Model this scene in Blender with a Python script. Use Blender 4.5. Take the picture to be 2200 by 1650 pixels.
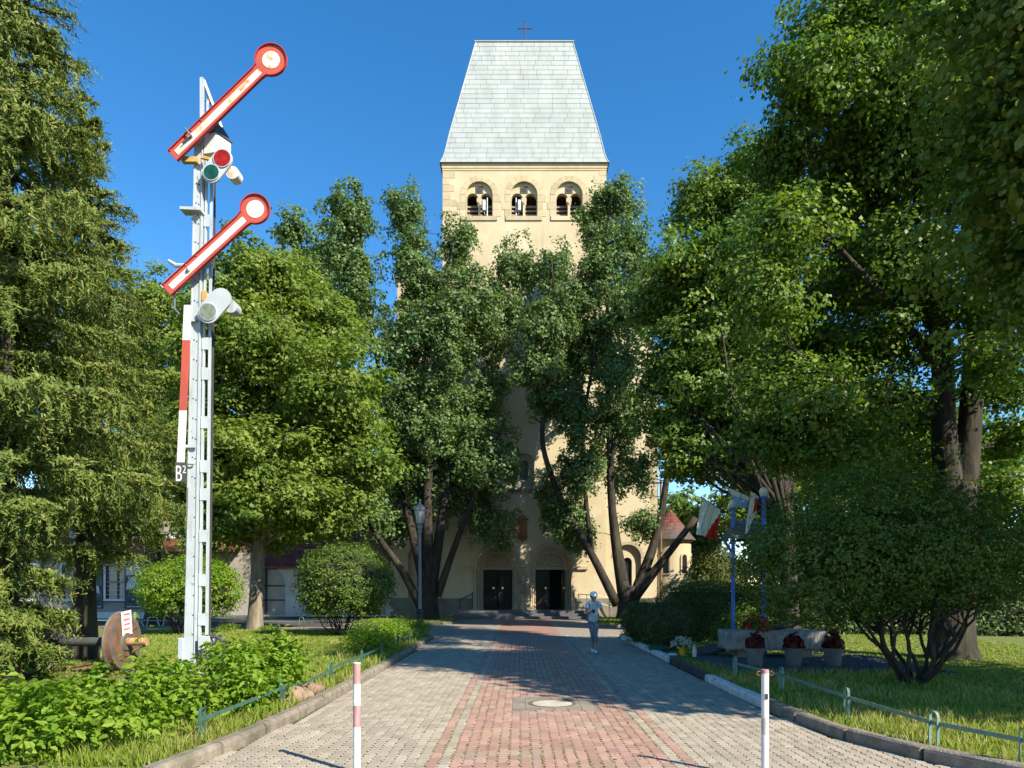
import bpy, bmesh, math, random
import numpy as np
from mathutils import Vector, Matrix, noise as mnoise
from mathutils.geometry import tessellate_polygon

for o in list(bpy.data.objects): bpy.data.objects.remove(o)
scene = bpy.context.scene
COL = scene.collection
R = math.radians

# ------------------------------------------------------------------ camera, sky, sun, exposure
F, PX, PY, H = 1500.0, 1115.0, 1268.0, 1.7          # focal length in photo pixels, vanishing point, eye height
cam_d = bpy.data.cameras.new('camera'); cam = bpy.data.objects.new('camera', cam_d); COL.objects.link(cam)
cam.location = (0, 0, H); cam.rotation_euler = (R(90), 0, 0)
cam_d.sensor_width = 36.0; cam_d.lens = 36.0*F/2200
cam_d.shift_y = (PY-825)/2200; cam_d.shift_x = (1100-PX)/2200
cam_d.clip_start = 0.1; cam_d.clip_end = 2000
scene.camera = cam

SUN_EL = R(37); SUN_AZ = R(132)                      # clockwise from +Y (straight ahead)
sun_dir = Vector((math.sin(SUN_AZ)*math.cos(SUN_EL), math.cos(SUN_AZ)*math.cos(SUN_EL), math.sin(SUN_EL)))
world = bpy.data.worlds.new('World'); scene.world = world; world.use_nodes = True
wn = world.node_tree.nodes; wl = world.node_tree.links
bg = wn['Background']; sky = wn.new('ShaderNodeTexSky'); sky.sky_type = 'NISHITA'; sky.sun_disc = False
sky.sun_elevation = SUN_EL; sky.sun_rotation = SUN_AZ
sky.air_density = 1.0; sky.dust_density = 0.0; sky.ozone_density = 2.0; sky.altitude = 200
hsv = wn.new('ShaderNodeHueSaturation'); hsv.inputs['Saturation'].default_value = 1.35; wl.new(sky.outputs[0], hsv.inputs['Color']); wl.new(hsv.outputs[0], bg.inputs[0]); bg.inputs[1].default_value = 0.115
sun_l = bpy.data.lights.new('sun', 'SUN'); sun = bpy.data.objects.new('sun', sun_l); COL.objects.link(sun)
sun_l.energy = 5.0; sun_l.angle = R(0.5); sun_l.color = (1.0, 0.92, 0.76)
sun.rotation_euler = (-sun_dir).to_track_quat('-Z', 'Y').to_euler(); sun.location = (20, -20, 30)
scene.view_settings.view_transform = 'Standard'; scene.view_settings.look = 'None'
scene.view_settings.exposure = 1.1; scene.view_settings.gamma = 1.0; scene.view_settings.use_curve_mapping = False
cy = scene.cycles
cy.max_bounces = 6; cy.diffuse_bounces = 3; cy.glossy_bounces = 2; cy.transmission_bounces = 4; cy.transparent_max_bounces = 4
cy.use_denoising = True; cy.sample_clamp_indirect = 6.0

def at(x, y, d):
    """a point of the place at distance d, from its position in the photograph"""
    return Vector(((x-PX)*d/F, d, H-(y-PY)*d/F))

# ------------------------------------------------------------------ materials
def nt(name):
    m = bpy.data.materials.new(name); m.use_nodes = True
    t = m.node_tree; return m, t.nodes, t.links, t.nodes['Principled BSDF']

def mat(name, c1, c2=None, scale=4.0, detail=5, rough=0.8, bump=0.0, bscale=None, metallic=0.0, rand=0.0, attr=0.0, spec=0.3,
        lo=0.35, hi=0.65, c3=None, scale3=1.0, lo3=0.55, hi3=0.72, stretch=(1, 1, 1), streak=None, sk=(4.0, 0.57, 0.72)):
    m, n, l, b = nt(name)
    b.inputs['Roughness'].default_value = rough; b.inputs['Metallic'].default_value = metallic
    b.inputs['Specular IOR Level'].default_value = spec
    geo = n.new('ShaderNodeNewGeometry'); mp = n.new('ShaderNodeMapping'); mp.inputs['Scale'].default_value = stretch
    l.new(geo.outputs['Position'], mp.inputs['Vector'])
    def noise(s, d=detail):
        t = n.new('ShaderNodeTexNoise'); t.inputs['Scale'].default_value = s; t.inputs['Detail'].default_value = d
        l.new(mp.outputs[0], t.inputs['Vector']); return t
    def ramp(t, a, bb):
        r = n.new('ShaderNodeMapRange'); r.inputs[1].default_value = a; r.inputs[2].default_value = bb
        l.new(t.outputs[0], r.inputs[0]); return r
    def mix(fac, A, B, blend='MIX'):
        x = n.new('ShaderNodeMix'); x.data_type = 'RGBA'; x.blend_type = blend
        if isinstance(fac, float): x.inputs[0].default_value = fac
        else: l.new(fac, x.inputs[0])
        for sock, v in ((x.inputs[6], A), (x.inputs[7], B)):
            if isinstance(v, tuple): sock.default_value = (*v, 1)
            else: l.new(v, sock)
        return x.outputs[2]
    col = c1
    if c2 is not None: col = mix(ramp(noise(scale), lo, hi).outputs[0], c1, c2)
    if c3 is not None: col = mix(ramp(noise(scale3), lo3, hi3).outputs[0], col, c3)
    if streak is not None:                     # runs of dirt or rust drawn out downwards
        m2 = n.new('ShaderNodeMapping'); m2.inputs['Scale'].default_value = (1, 1, 0.09); l.new(geo.outputs['Position'], m2.inputs['Vector'])
        t = n.new('ShaderNodeTexNoise'); t.inputs['Scale'].default_value = sk[0]; t.inputs['Detail'].default_value = 6; l.new(m2.outputs[0], t.inputs['Vector'])
        rr = ramp(t, sk[1], sk[2]); rr.inputs[4].default_value = 0.6; col = mix(rr.outputs[0], col, streak)
    if rand or attr:
        if rand: src = n.new('ShaderNodeObjectInfo').outputs['Random']
        else:
            a = n.new('ShaderNodeAttribute'); a.attribute_name = 'rnd'; src = a.outputs['Fac']
        k = rand or attr
        r = n.new('ShaderNodeMapRange'); r.inputs[3].default_value = 1-k; r.inputs[4].default_value = 1+k*0.6
        l.new(src, r.inputs[0])
        cc = n.new('ShaderNodeCombineColor')
        for i in range(3): l.new(r.outputs[0], cc.inputs[i])
        col = mix(1.0, col, cc.outputs[0], 'MULTIPLY')
    if isinstance(col, tuple): b.inputs['Base Color'].default_value = (*col, 1)
    else: l.new(col, b.inputs['Base Color'])
    if bump:
        bp = n.new('ShaderNodeBump'); bp.inputs['Strength'].default_value = min(1, bump); bp.inputs['Distance'].default_value = 0.02*max(1, bump)
        l.new(noise(bscale or scale*4, 6).outputs[0], bp.inputs['Height']); l.new(bp.outputs[0], b.inputs['Normal'])
    return m

def leafmat(name, cols, trans=0.35, rough=0.55, spec=0.22, tcol=1.6):
    m, n, l, b = nt(name)
    a = n.new('ShaderNodeAttribute'); a.attribute_name = 'rnd'
    r = n.new('ShaderNodeValToRGB'); e = r.color_ramp.elements
    e[0].position = 0; e[0].color = (*cols[0], 1); e[1].position = 1; e[1].color = (*cols[-1], 1)
    for i, c in enumerate(cols[1:-1]):
        k = e.new((i+1)/(len(cols)-1)); k.color = (*c, 1)
    l.new(a.outputs['Fac'], r.inputs[0]); l.new(r.outputs[0], b.inputs['Base Color'])
    b.inputs['Roughness'].default_value = rough; b.inputs['Specular IOR Level'].default_value = spec
    t = n.new('ShaderNodeBsdfTranslucent')
    g = n.new('ShaderNodeMix'); g.data_type = 'RGBA'; g.blend_type = 'MULTIPLY'; g.inputs[0].default_value = 1
    l.new(r.outputs[0], g.inputs[6]); g.inputs[7].default_value = (1.25*tcol*0.8, 1.35*tcol*0.8, 0.5, 1)
    l.new(g.outputs[2], t.inputs[0])
    x = n.new('ShaderNodeMixShader'); x.inputs[0].default_value = trans
    l.new(b.outputs[0], x.inputs[1]); l.new(t.outputs[0], x.inputs[2])
    l.new(x.outputs[0], n['Material Output'].inputs[0]); return m

# ------------------------------------------------------------------ builders
def tag(o, label=None, cat=None, group=None, kind=None):
    if label: o['label'] = label
    if cat: o['category'] = cat
    if group: o['group'] = group
    if kind: o['kind'] = kind
    return o

def empty(name, loc, label, cat, group=None):
    o = bpy.data.objects.new(name, None); COL.objects.link(o); o.location = loc; o.empty_display_size = 0.2
    return tag(o, label, cat, group)

def link(name, me, parent=None, origin=None, loc=None):
    o = bpy.data.objects.new(name, me); COL.objects.link(o)
    if parent is not None:
        o.parent = parent
        if parent.type == 'EMPTY': o.matrix_parent_inverse = Matrix.Translation(-Vector(parent.location))
    if loc is not None: o.location = loc
    return o

class MB:
    def __init__(s): s.v = []; s.f = []; s.r = []
    def add(s, vs, fs, rnd=None):
        k = len(s.v); s.v.extend([tuple(p) for p in vs]); s.f.extend([tuple(i+k for i in f) for f in fs])
        s.r.extend([random.random() if rnd is None else rnd]*len(fs)); return s
    def box(s, c, size, rot=None, rnd=None):
        x, y, z = (q/2 for q in size); c = Vector(c)
        vs = [Vector((a*x, b*y, d*z)) for d in (-1, 1) for b in (-1, 1) for a in (-1, 1)]
        if rot is not None: vs = [rot @ p for p in vs]
        return s.add([p+c for p in vs], [(0, 2, 3, 1), (4, 5, 7, 6), (0, 1, 5, 4), (2, 6, 7, 3), (0, 4, 6, 2), (1, 3, 7, 5)], rnd)
    def bb(s, x0, x1, y0, y1, z0, z1): return s.box(((x0+x1)/2, (y0+y1)/2, (z0+z1)/2), (x1-x0, y1-y0, z1-z0))
    def bar(s, p, q, w, h, up=(0, 0, 1)):
        p = Vector(p); q = Vector(q); d = (q-p); L = d.length; d.normalize(); u = Vector(up)
        if abs(d.dot(u)) > 0.98: u = Vector((0, 1, 0))
        a = d.cross(u).normalized(); b = a.cross(d)
        return s.box((p+q)/2, (L, w, h), Matrix((d, a, b)).transposed())
    def tube(s, pts, rad, n=8, cap=True):
        pts = [Vector(p) for p in pts]; k = len(pts)
        if not hasattr(rad, '__len__'): rad = [rad]*k
        vs = []; fs = []; pa = None
        for i in range(k):
            d = (pts[min(i+1, k-1)]-pts[max(i-1, 0)]).normalized()
            if pa is None:
                pa = d.cross(Vector((0, 0, 1)) if abs(d.z) < 0.9 else Vector((0, 1, 0))).normalized()
            else: pa = (pa-d*pa.dot(d)).normalized()
            b = d.cross(pa)
            for j in range(n):
                t = 2*math.pi*j/n; vs.append(pts[i]+(pa*math.cos(t)+b*math.sin(t))*rad[i])
        for i in range(k-1):
            for j in range(n):
                fs.append((i*n+j, i*n+(j+1) % n, (i+1)*n+(j+1) % n, (i+1)*n+j))
        if cap: fs.append(tuple(range(n-1, -1, -1))); fs.append(tuple((k-1)*n+j for j in range(n)))
        return s.add(vs, fs)
    def lathe(s, c, prof, n=16, axis='Z', sq=1.0):
        c = Vector(c); vs = []; fs = []; k = len(prof)
        for r, z in prof:
            for j in range(n):
                t = 2*math.pi*j/n; a, b = r*math.cos(t), r*math.sin(t)*sq
                vs.append(c+(Vector((a, b, z)) if axis == 'Z' else Vector((z, a, b)) if axis == 'X' else Vector((a, z, b))))
        for i in range(k-1):
            for j in range(n): fs.append((i*n+j, i*n+(j+1) % n, (i+1)*n+(j+1) % n, (i+1)*n+j))
        fs.append(tuple(range(n-1, -1, -1))); fs.append(tuple((k-1)*n+j for j in range(n)))
        return s.add(vs, fs)
    def prism(s, loops, y0, y1, M4=None):
        """loops of (x,z): the first the outline, the others holes; extruded from y0 to y1"""
        tris = tessellate_polygon([[Vector((x, z, 0)) for x, z in lp] for lp in loops])
        flat = [p for lp in loops for p in lp]; n = len(flat)
        vs = [Vector((x, y0, z)) for x, z in flat]+[Vector((x, y1, z)) for x, z in flat]
        if M4 is not None: vs = [M4 @ v for v in vs]
        fs = [tuple(t) for t in tris]+[tuple(i+n for i in reversed(t)) for t in tris]
        k = 0
        for lp in loops:
            m = len(lp)
            for i in range(m): fs.append((k+i, k+(i+1) % m, n+k+(i+1) % m, n+k+i))
            k += m
        return s.add(vs, fs)
    def mesh(s, name, m=None, origin=None, smooth=False, attr=False):
        me = bpy.data.meshes.new(name)
        vs = s.v if origin is None else [(p[0]-origin[0], p[1]-origin[1], p[2]-origin[2]) for p in s.v]
        me.from_pydata(vs, [], s.f)
        b = bmesh.new(); b.from_mesh(me); bmesh.ops.recalc_face_normals(b, faces=b.faces); b.to_mesh(me); b.free()
        if m: me.materials.append(m)
        if attr and len(s.r) == len(me.polygons):
            me.attributes.new('rnd', 'FLOAT', 'FACE').data.foreach_set('value', np.array(s.r, dtype=np.float32))
        if smooth: me.shade_smooth()
        return me
    def build(s, name, m, parent=None, origin=None, smooth=False, attr=False):
        me = s.mesh(name, m, origin, smooth, attr)
        return link(name, me, parent, loc=origin)

def autosmooth(o, ang=35):
    me = o.data; me.shade_smooth()
    try: me.set_sharp_from_angle(angle=R(ang))
    except Exception: pass
    return o

def bevel(o, w=0.01, seg=2):
    b = o.modifiers.new('bevel', 'BEVEL'); b.width = w; b.segments = seg; b.limit_method = 'ANGLE'; return o

def np_mesh(name, V, faces_n, k, m, rnd=None, smooth=False):
    """V: (n*k,3) floats, faces given as index array (nf, k)"""
    me = bpy.data.meshes.new(name); V = np.ascontiguousarray(V, dtype=np.float32)
    nf = len(faces_n); me.vertices.add(len(V)); me.vertices.foreach_set('co', V.ravel())
    me.loops.add(nf*k); me.loops.foreach_set('vertex_index', np.ascontiguousarray(faces_n, dtype=np.int32).ravel())
    me.polygons.add(nf); me.polygons.foreach_set('loop_start', np.arange(0, nf*k, k, dtype=np.int32))
    me.polygons.foreach_set('loop_total', np.full(nf, k, dtype=np.int32))
    me.update(calc_edges=True)
    if rnd is not None: me.attributes.new('rnd', 'FLOAT', 'FACE').data.foreach_set('value', np.ascontiguousarray(rnd, dtype=np.float32))
    me.materials.append(m)
    if smooth: me.shade_smooth()
    return me

def unit(a): return a/np.maximum(1e-9, np.linalg.norm(a, axis=1, keepdims=True))

def leaf_mesh(name, rng, P, N, size, m, aspect=0.6, fold=0.15, hexa=False, rnd=None, tdir=None):
    n = len(P); N = unit(N)
    t = rng.normal(size=(n, 3)) if tdir is None else tdir+0.35*rng.normal(size=(n, 3))
    t = unit(t-N*np.sum(t*N, axis=1, keepdims=True)); b = np.cross(N, t)
    s = (size if hasattr(size, '__len__') else np.full(n, size))[:, None]
    w = s*aspect*0.5; up = N*s*fold
    if rnd is None: rnd = rng.random(n)
    if hexa == 'tri':
        V = np.stack([P-t*s*0.5+b*w, P-t*s*0.5-b*w, P+t*s*0.5], axis=1).reshape(-1, 3)
        return np_mesh(name, V, np.arange(n*3).reshape(n, 3), 3, m, rnd)
    if not hexa:
        V = np.stack([P-t*s*0.5, P+b*w+up, P+t*s*0.5, P-b*w+up], axis=1).reshape(-1, 3)
        Fc = np.arange(n*4).reshape(n, 4)
        return np_mesh(name, V, Fc, 4, m, rnd)
    tip = P+t*s*0.55-N*s*0.12
    V = np.stack([P-t*s*0.5, P-t*s*0.2+b*w*0.95+up, P+t*s*0.18+b*w*0.85+up, tip, P+t*s*0.18-b*w*0.85+up, P-t*s*0.2-b*w*0.95+up], axis=1).reshape(-1, 3)
    q = np.arange(n)[:, None]*6
    Fc = np.concatenate([q+np.array([[0, 1, 2, 3]]), q+np.array([[0, 3, 4, 5]])], axis=1).reshape(-1, 4)
    return np_mesh(name, V, Fc, 4, m, np.repeat(rnd, 2))

def cloud(rng, blobs, n_clump, per, csize, shell=0.55, flat=0.6, up=0.5, out=0.7, rn=0.55, low=0.0, jit=0.16, tuft=False):
    """blobs (cx,cy,cz,rx,ry,rz): leaf clumps through each crown lobe; returns leaf points, normals, clump value, clump centres"""
    B = np.array(blobs, dtype=float); vol = (B[:, 3]*B[:, 4]*B[:, 5])**0.7; vol /= vol.sum()
    idx = rng.choice(len(B), n_clump, p=vol)
    d = unit(rng.normal(size=(n_clump, 3))); r = shell+(1-shell)*rng.random(n_clump)**0.6
    inner = rng.random(n_clump) < 0.22; r[inner] *= rng.random(inner.sum())
    r *= 1+jit*np.clip(rng.normal(size=n_clump), -2, 1.3)
    C = B[idx, :3]+d*r[:, None]*B[idx, 3:]
    od = unit(d/B[idx, 3:]+np.array([0, 0, up*0.0]))
    k = n_clump*per
    ci = np.repeat(np.arange(n_clump), per)
    cs = csize*(0.6+0.8*rng.random(n_clump))
    if tuft:                                   # leaves sit on the outer and upper side of each tuft
        td = unit(rng.normal(size=(k, 3))+od[ci]*0.55+np.array([0, 0, 0.45]))
        rad = 0.55+0.45*rng.random(k)**0.5; loose = rng.random(k) < 0.30; rad[loose] = 0.2+1.25*rng.random(loose.sum())
        off = td*rad[:, None]*np.array([1, 1, flat])*cs[ci, None]*0.62
        P = C[ci]+off; N = td*1.0+od[ci]*out*0.5+np.array([0, 0, up])+rng.normal(size=(k, 3))*rn
    else:
        off = rng.normal(size=(k, 3))*np.array([1, 1, flat])*cs[ci, None]*0.5
        P = C[ci]+off; N = od[ci]*out+np.array([0, 0, up])+rng.normal(size=(k, 3))*rn
    cv = rng.random(n_clump)
    rnd = np.clip(0.55*cv[ci]+0.45*rng.random(k), 0, 1)
    return P, N, rnd, C

def limb(mb, rng, p, q, r0, r1, n=7, k=7, wob=0.06, sag=0.0, bow=None):
    p = Vector(p); q = Vector(q); L = (q-p).length; pts = []; rs = []
    ph = rng.random(4)*6.28
    for i in range(k):
        t = i/(k-1); c = p.lerp(q, t)
        e = math.sin(math.pi*t)*L*wob
        c = c+Vector((math.sin(ph[0]+t*5)*e, math.sin(ph[1]+t*6)*e, math.sin(ph[2]+t*4)*e*0.5-sag*math.sin(math.pi*t)))
        if bow is not None: c = c+Vector(bow)*math.sin(math.pi*t)
        pts.append(c); rs.append(r0+(r1-r0)*t**0.8)
    mb.tube(pts, rs, n); return pts

def trunk_flare(mb, base, top, r0, r1, rng, n=14, k=10, wob=0.03):
    base = Vector(base); top = Vector(top); vs = []; fs = []
    lob = rng.random(3)*6.28
    for i in range(k):
        t = i/(k-1); c = base.lerp(top, t)+Vector((math.sin(lob[0]+t*4), math.sin(lob[1]+t*5), 0))*wob*math.sin(math.pi*t)
        fl = 1+0.38*math.exp(-t*11)
        for j in range(n):
            a = 2*math.pi*j/n
            rr = (r0+(r1-r0)*t)*fl*(1+0.10*math.sin(3*a+lob[2])*(0.4+math.exp(-t*6))+0.05*math.sin(7*a+lob[0]))
            vs.append(c+Vector((math.cos(a)*rr, math.sin(a)*rr, 0)))
    for i in range(k-1):
        for j in range(n): fs.append((i*n+j, i*n+(j+1) % n, (i+1)*n+(j+1) % n, (i+1)*n+j))
    fs.append(tuple((k-1)*n+j for j in range(n)))
    mb.add(vs, fs)

def tree(name, label, base, trunk_top, r0, r1, blobs, bark, leaf, seed, n_clump, per, csize, lsize, group=None, limbs=None, cat='tree',
         hexa=False, twigs=220, aspect=0.75, shell=0.5, up=0.5, out=0.7, rn=0.55, flat=0.65, tuft=2.4, inner=0.07, back=None):
    rng = np.random.default_rng(seed); base = Vector(base); trunk_top = Vector(trunk_top)
    root = empty(name, base, label, cat, group); mb = MB()
    trunk_flare(mb, base-Vector((0, 0, 0.1)), trunk_top, r0, r1, rng)
    nodes = [trunk_top]
    if limbs is None:
        for b in blobs:
            c = Vector(b[:3]); s = base.lerp(trunk_top, 0.75+0.25*rng.random())
            nodes += limb(mb, rng, s, c+Vector((0, 0, b[5]*0.45)), r1*0.42, 0.025, 6, 8, 0.05)[2:]
    else:
        for chain in limbs:
            pts = [Vector(c[:3]) for c in chain]; rad = [c[3] for c in chain]
            P2 = []; R2 = []
            for i in range(len(pts)-1):
                for q in range(4):
                    t = q/4; P2.append(pts[i].lerp(pts[i+1], t)); R2.append(rad[i]+(rad[i+1]-rad[i])*t)
            P2.append(pts[-1]); R2.append(rad[-1])
            for _ in range(3): P2 = [P2[0]]+[(P2[i-1]+P2[i]*2+P2[i+1])/4 for i in range(1, len(P2)-1)]+[P2[-1]]
            mb.tube(P2, R2, 8); nodes += P2[3:]
    P, N, rnd, C = cloud(rng, blobs, max(20, int(n_clump/tuft)), int(per*tuft), csize*tuft**0.45, shell=shell, up=up, out=out, rn=rn, flat=flat, tuft=True)
    keep = P[:, 2] > 0.25
    P, N, rnd = P[keep], N[keep], rnd[keep]
    SZ = lsize*(0.7+0.6*rng.random(len(P)))
    def fill(B, n, k):
        B = np.array(B, dtype=float); vol = B[:, 3]*B[:, 4]*B[:, 5]; j = rng.choice(len(B), n, p=vol/vol.sum())
        q = B[j, :3]+unit(rng.normal(size=(n, 3)))*(rng.random((n, 1))**0.5*k)*B[j, 3:]
        return q[q[:, 2] > 0.4]
    if inner:
        Q = fill(blobs, int(len(P)*inner*1.3), 0.6); P = np.concatenate([P, Q]); N = np.concatenate([N, rng.normal(size=Q.shape)]); rnd = np.concatenate([rnd, rng.random(len(Q))]); SZ = np.concatenate([SZ, lsize*1.9*(0.8+0.4*rng.random(len(Q)))])
    if back:  # coarse lobes out of view, added for the shade they cast
        Q = fill(back[0], back[1], 1.0); link('unseen_shade_crown', leaf_mesh('unseen_shade_crown', rng, Q, rng.normal(size=Q.shape)+np.array([0, 0, 0.6]), back[2]*(0.7+0.6*rng.random(len(Q))), leaf, aspect=0.85), root)
    A = np.array([list(v) for v in nodes])
    for c in C[rng.choice(len(C), min(twigs, len(C)), replace=False)]:
        j = np.argmin(np.sum((A-c)**2, axis=1)+np.maximum(0, A[:, 2]-c[2])*2)
        limb(mb, rng, A[j], c, 0.028, 0.008, 4, 5, 0.08)
    mb.build('trunk', bark, root, smooth=True)
    me = leaf_mesh('crown', rng, P, N, SZ, leaf, aspect=aspect, hexa=hexa, rnd=rnd)
    link('crown', me, root)
    return root

# ------------------------------------------------------------------ palette
STUCCO = mat('stucco', (0.50, 0.425, 0.285), (0.44, 0.36, 0.225), scale=0.35, rough=0.9, bump=0.35, bscale=14, c3=(0.53, 0.47, 0.34), scale3=0.9, lo3=0.5, hi3=0.75, streak=(0.30, 0.25, 0.17), sk=(1.8, 0.58, 0.78))
STUCCO_G = mat('grey_plaster', (0.46, 0.41, 0.31), (0.36, 0.32, 0.25), scale=0.5, rough=0.92, bump=0.35, bscale=14)
STONE = mat('sandstone', (0.48, 0.395, 0.255), (0.42, 0.335, 0.21), scale=2.2, rough=0.9, bump=0.5, bscale=18, rand=0.16, c3=(0.50, 0.42, 0.28), scale3=1.1)
STONE_P = mat('pale_sandstone', (0.44, 0.36, 0.25), (0.36, 0.29, 0.20), scale=2.5, rough=0.9, bump=0.5, bscale=20, rand=0.12)
PLINTH = mat('plinth_stone', (0.22, 0.20, 0.15), (0.15, 0.145, 0.11), scale=1.8, rough=0.9, bump=0.6, bscale=12, rand=0.15)
CARVED = mat('carved_stone', (0.40, 0.34, 0.26), (0.20, 0.17, 0.13), scale=14, detail=2, rough=0.9, bump=2.5, bscale=9, lo=0.42, hi=0.56)
SHEET = mat('weathered_roof_sheet', (0.335, 0.36, 0.355), (0.285, 0.31, 0.305), scale=1.6, rough=0.6, rand=0.055, spec=0.4, streak=(0.24, 0.255, 0.24), sk=(2.2, 0.55, 0.8), c3=(0.285, 0.31, 0.30), scale3=3.4, lo3=0.56, hi3=0.8, stretch=(1, 1, 0.35))
SHEET_A = mat('weathered_roof_sheet_side', (0.36, 0.385, 0.38), (0.31, 0.335, 0.33), scale=1.6, rough=0.6, attr=0.12, spec=0.4)
SLATE = mat('dark_metal_edge', (0.06, 0.055, 0.05), (0.09, 0.08, 0.07), scale=5, rough=0.6)
IRON = mat('dark_iron', (0.025, 0.022, 0.02), (0.05, 0.04, 0.035), scale=8, rough=0.6, spec=0.4)
DOORW = mat('dark_bronze_door', (0.008, 0.0075, 0.007), (0.02, 0.018, 0.016), scale=3, rough=0.5, spec=0.2)
BRASS = mat('brass', (0.55, 0.40, 0.15), rough=0.3, metallic=0.9)
LOUVER = mat('louver_wood', (0.30, 0.24, 0.18), (0.2, 0.155, 0.12), scale=6, rough=0.85, rand=0.2, stretch=(1, 1, 5))
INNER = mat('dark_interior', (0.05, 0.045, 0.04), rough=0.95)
WHITE = mat('white_plastic', (0.50, 0.51, 0.50), (0.43, 0.44, 0.43), scale=5, rough=0.5)
STEEL = mat('brushed_steel', (0.42, 0.42, 0.41), rough=0.35, metallic=0.8)
STEP = mat('dark_granite', (0.075, 0.078, 0.085), (0.11, 0.11, 0.115), scale=25, rough=0.55, spec=0.4)
SHRINE = mat('honey_wood', (0.42, 0.20, 0.05), (0.26, 0.11, 0.03), scale=5, rough=0.6, stretch=(4, 4, 0.6))
COPPER = mat('old_copper', (0.22, 0.12, 0.08), (0.15, 0.09, 0.06), scale=4, rough=0.6)
TILE = mat('red_roof_tile', (0.22, 0.065, 0.045), (0.13, 0.045, 0.035), scale=1.5, rough=0.85, attr=0.4, bump=0.3, bscale=30)
GLASS = mat('dark_glass', (0.015, 0.017, 0.02), rough=0.3, spec=0.25)
PAINTW = mat('white_wall_paint', (0.60, 0.61, 0.60), (0.50, 0.51, 0.50), scale=1.1, rough=0.9, bump=0.2, bscale=15)
PEBBLE = mat('pebble_dash', (0.34, 0.30, 0.26), (0.22, 0.195, 0.17), scale=16, detail=3, rough=0.95, bump=1.0, bscale=22)
FRAMEB = mat('brown_window_frame', (0.17, 0.075, 0.05), rough=0.6)
BARK = mat('bark', (0.085, 0.068, 0.05), (0.038, 0.03, 0.023), scale=7, rough=0.95, bump=2.2, bscale=9, stretch=(1, 1, 0.22), c3=(0.13, 0.13, 0.06), scale3=1.4)
BARK_D = mat('dark_oak_bark', (0.048, 0.040, 0.030), (0.022, 0.018, 0.014), scale=6, rough=0.95, bump=2.2, bscale=9, stretch=(1, 1, 0.25), c3=(0.085, 0.08, 0.035), scale3=1.1)
BARK_L = mat('pale_lime_bark', (0.26, 0.215, 0.165), (0.15, 0.12, 0.09), scale=6, rough=0.95, bump=1.6, bscale=9, stretch=(1, 1, 0.2))
SOIL = mat('soil', (0.085, 0.062, 0.04), (0.05, 0.038, 0.025), scale=3, rough=1, bump=1.0, bscale=14)
LAWN = mat('lawn_soil', (0.12, 0.155, 0.03), (0.15, 0.15, 0.05), scale=1.4, rough=1, bump=1.2, bscale=24, c3=(0.09, 0.125, 0.022), scale3=4)
ASPH = mat('asphalt', (0.075, 0.068, 0.066), (0.055, 0.05, 0.05), scale=1.2, rough=0.95, bump=0.5, bscale=60)
APRON = mat('pale_concrete', (0.30, 0.25, 0.20), (0.24, 0.20, 0.165), scale=1.5, rough=0.95, bump=0.4, bscale=30)
GROUND = mat('ground_earth', (0.07, 0.075, 0.035), (0.09, 0.075, 0.045), scale=0.6, rough=1, bump=0.8, bscale=9)
JOINT = mat('mossy_joint_sand', (0.075, 0.09, 0.022), (0.05, 0.042, 0.03), scale=2.6, rough=1, bump=1, bscale=50, lo=0.42, hi=0.58)
P_RED = mat('red_paver', (0.37, 0.225, 0.18), (0.32, 0.20, 0.16), scale=3.0, rough=0.9, bump=0.3, bscale=90, rand=0.2, c3=(0.32, 0.26, 0.20), scale3=1.3, lo3=0.52, hi3=0.7)
P_GREY = mat('grey_paver', (0.36, 0.305, 0.24), (0.30, 0.26, 0.205), scale=3.0, rough=0.9, bump=0.3, bscale=90, rand=0.18)
P_RED_A = mat('red_paver_mass', (0.37, 0.225, 0.18), (0.32, 0.20, 0.16), scale=3.0, rough=0.9, attr=0.2, c3=(0.32, 0.26, 0.20), scale3=1.3, lo3=0.52, hi3=0.7)
P_GREY_A = mat('grey_paver_mass', (0.36, 0.305, 0.24), (0.30, 0.26, 0.205), scale=3.0, rough=0.9, attr=0.18)
KERB = mat('kerb_concrete', (0.26, 0.22, 0.175), (0.17, 0.145, 0.115), scale=7, rough=0.95, bump=0.8, bscale=40, rand=0.12, c3=(0.12, 0.11, 0.07), scale3=2.2)
KERB_W = mat('kerb_white_paint', (0.62, 0.62, 0.60), (0.48, 0.47, 0.44), scale=5, rough=0.85, bump=0.6, bscale=30, c3=(0.16, 0.15, 0.13), scale3=6, lo3=0.60, hi3=0.66)
KERB_D = mat('kerb_black_stone', (0.03, 0.03, 0.033), (0.05, 0.05, 0.052), scale=8, rough=0.6, spec=0.4)

# ------------------------------------------------------------------ ground, lawns, court, path
def sheet(name, pts, z, m, div=0.0, amp=0.0):
    me = bpy.data.meshes.new(name); b = bmesh.new()
    vs = [b.verts.new((x, y, z)) for x, y in pts]; b.faces.new(vs)
    bmesh.ops.triangulate(b, faces=b.faces)
    if b.faces and sum(f.normal.z for f in b.faces) < 0: bmesh.ops.reverse_faces(b, faces=b.faces)
    b.to_mesh(me); b.free(); me.materials.append(m)
    o = link(name, me); o['kind'] = 'structure'; return o

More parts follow.
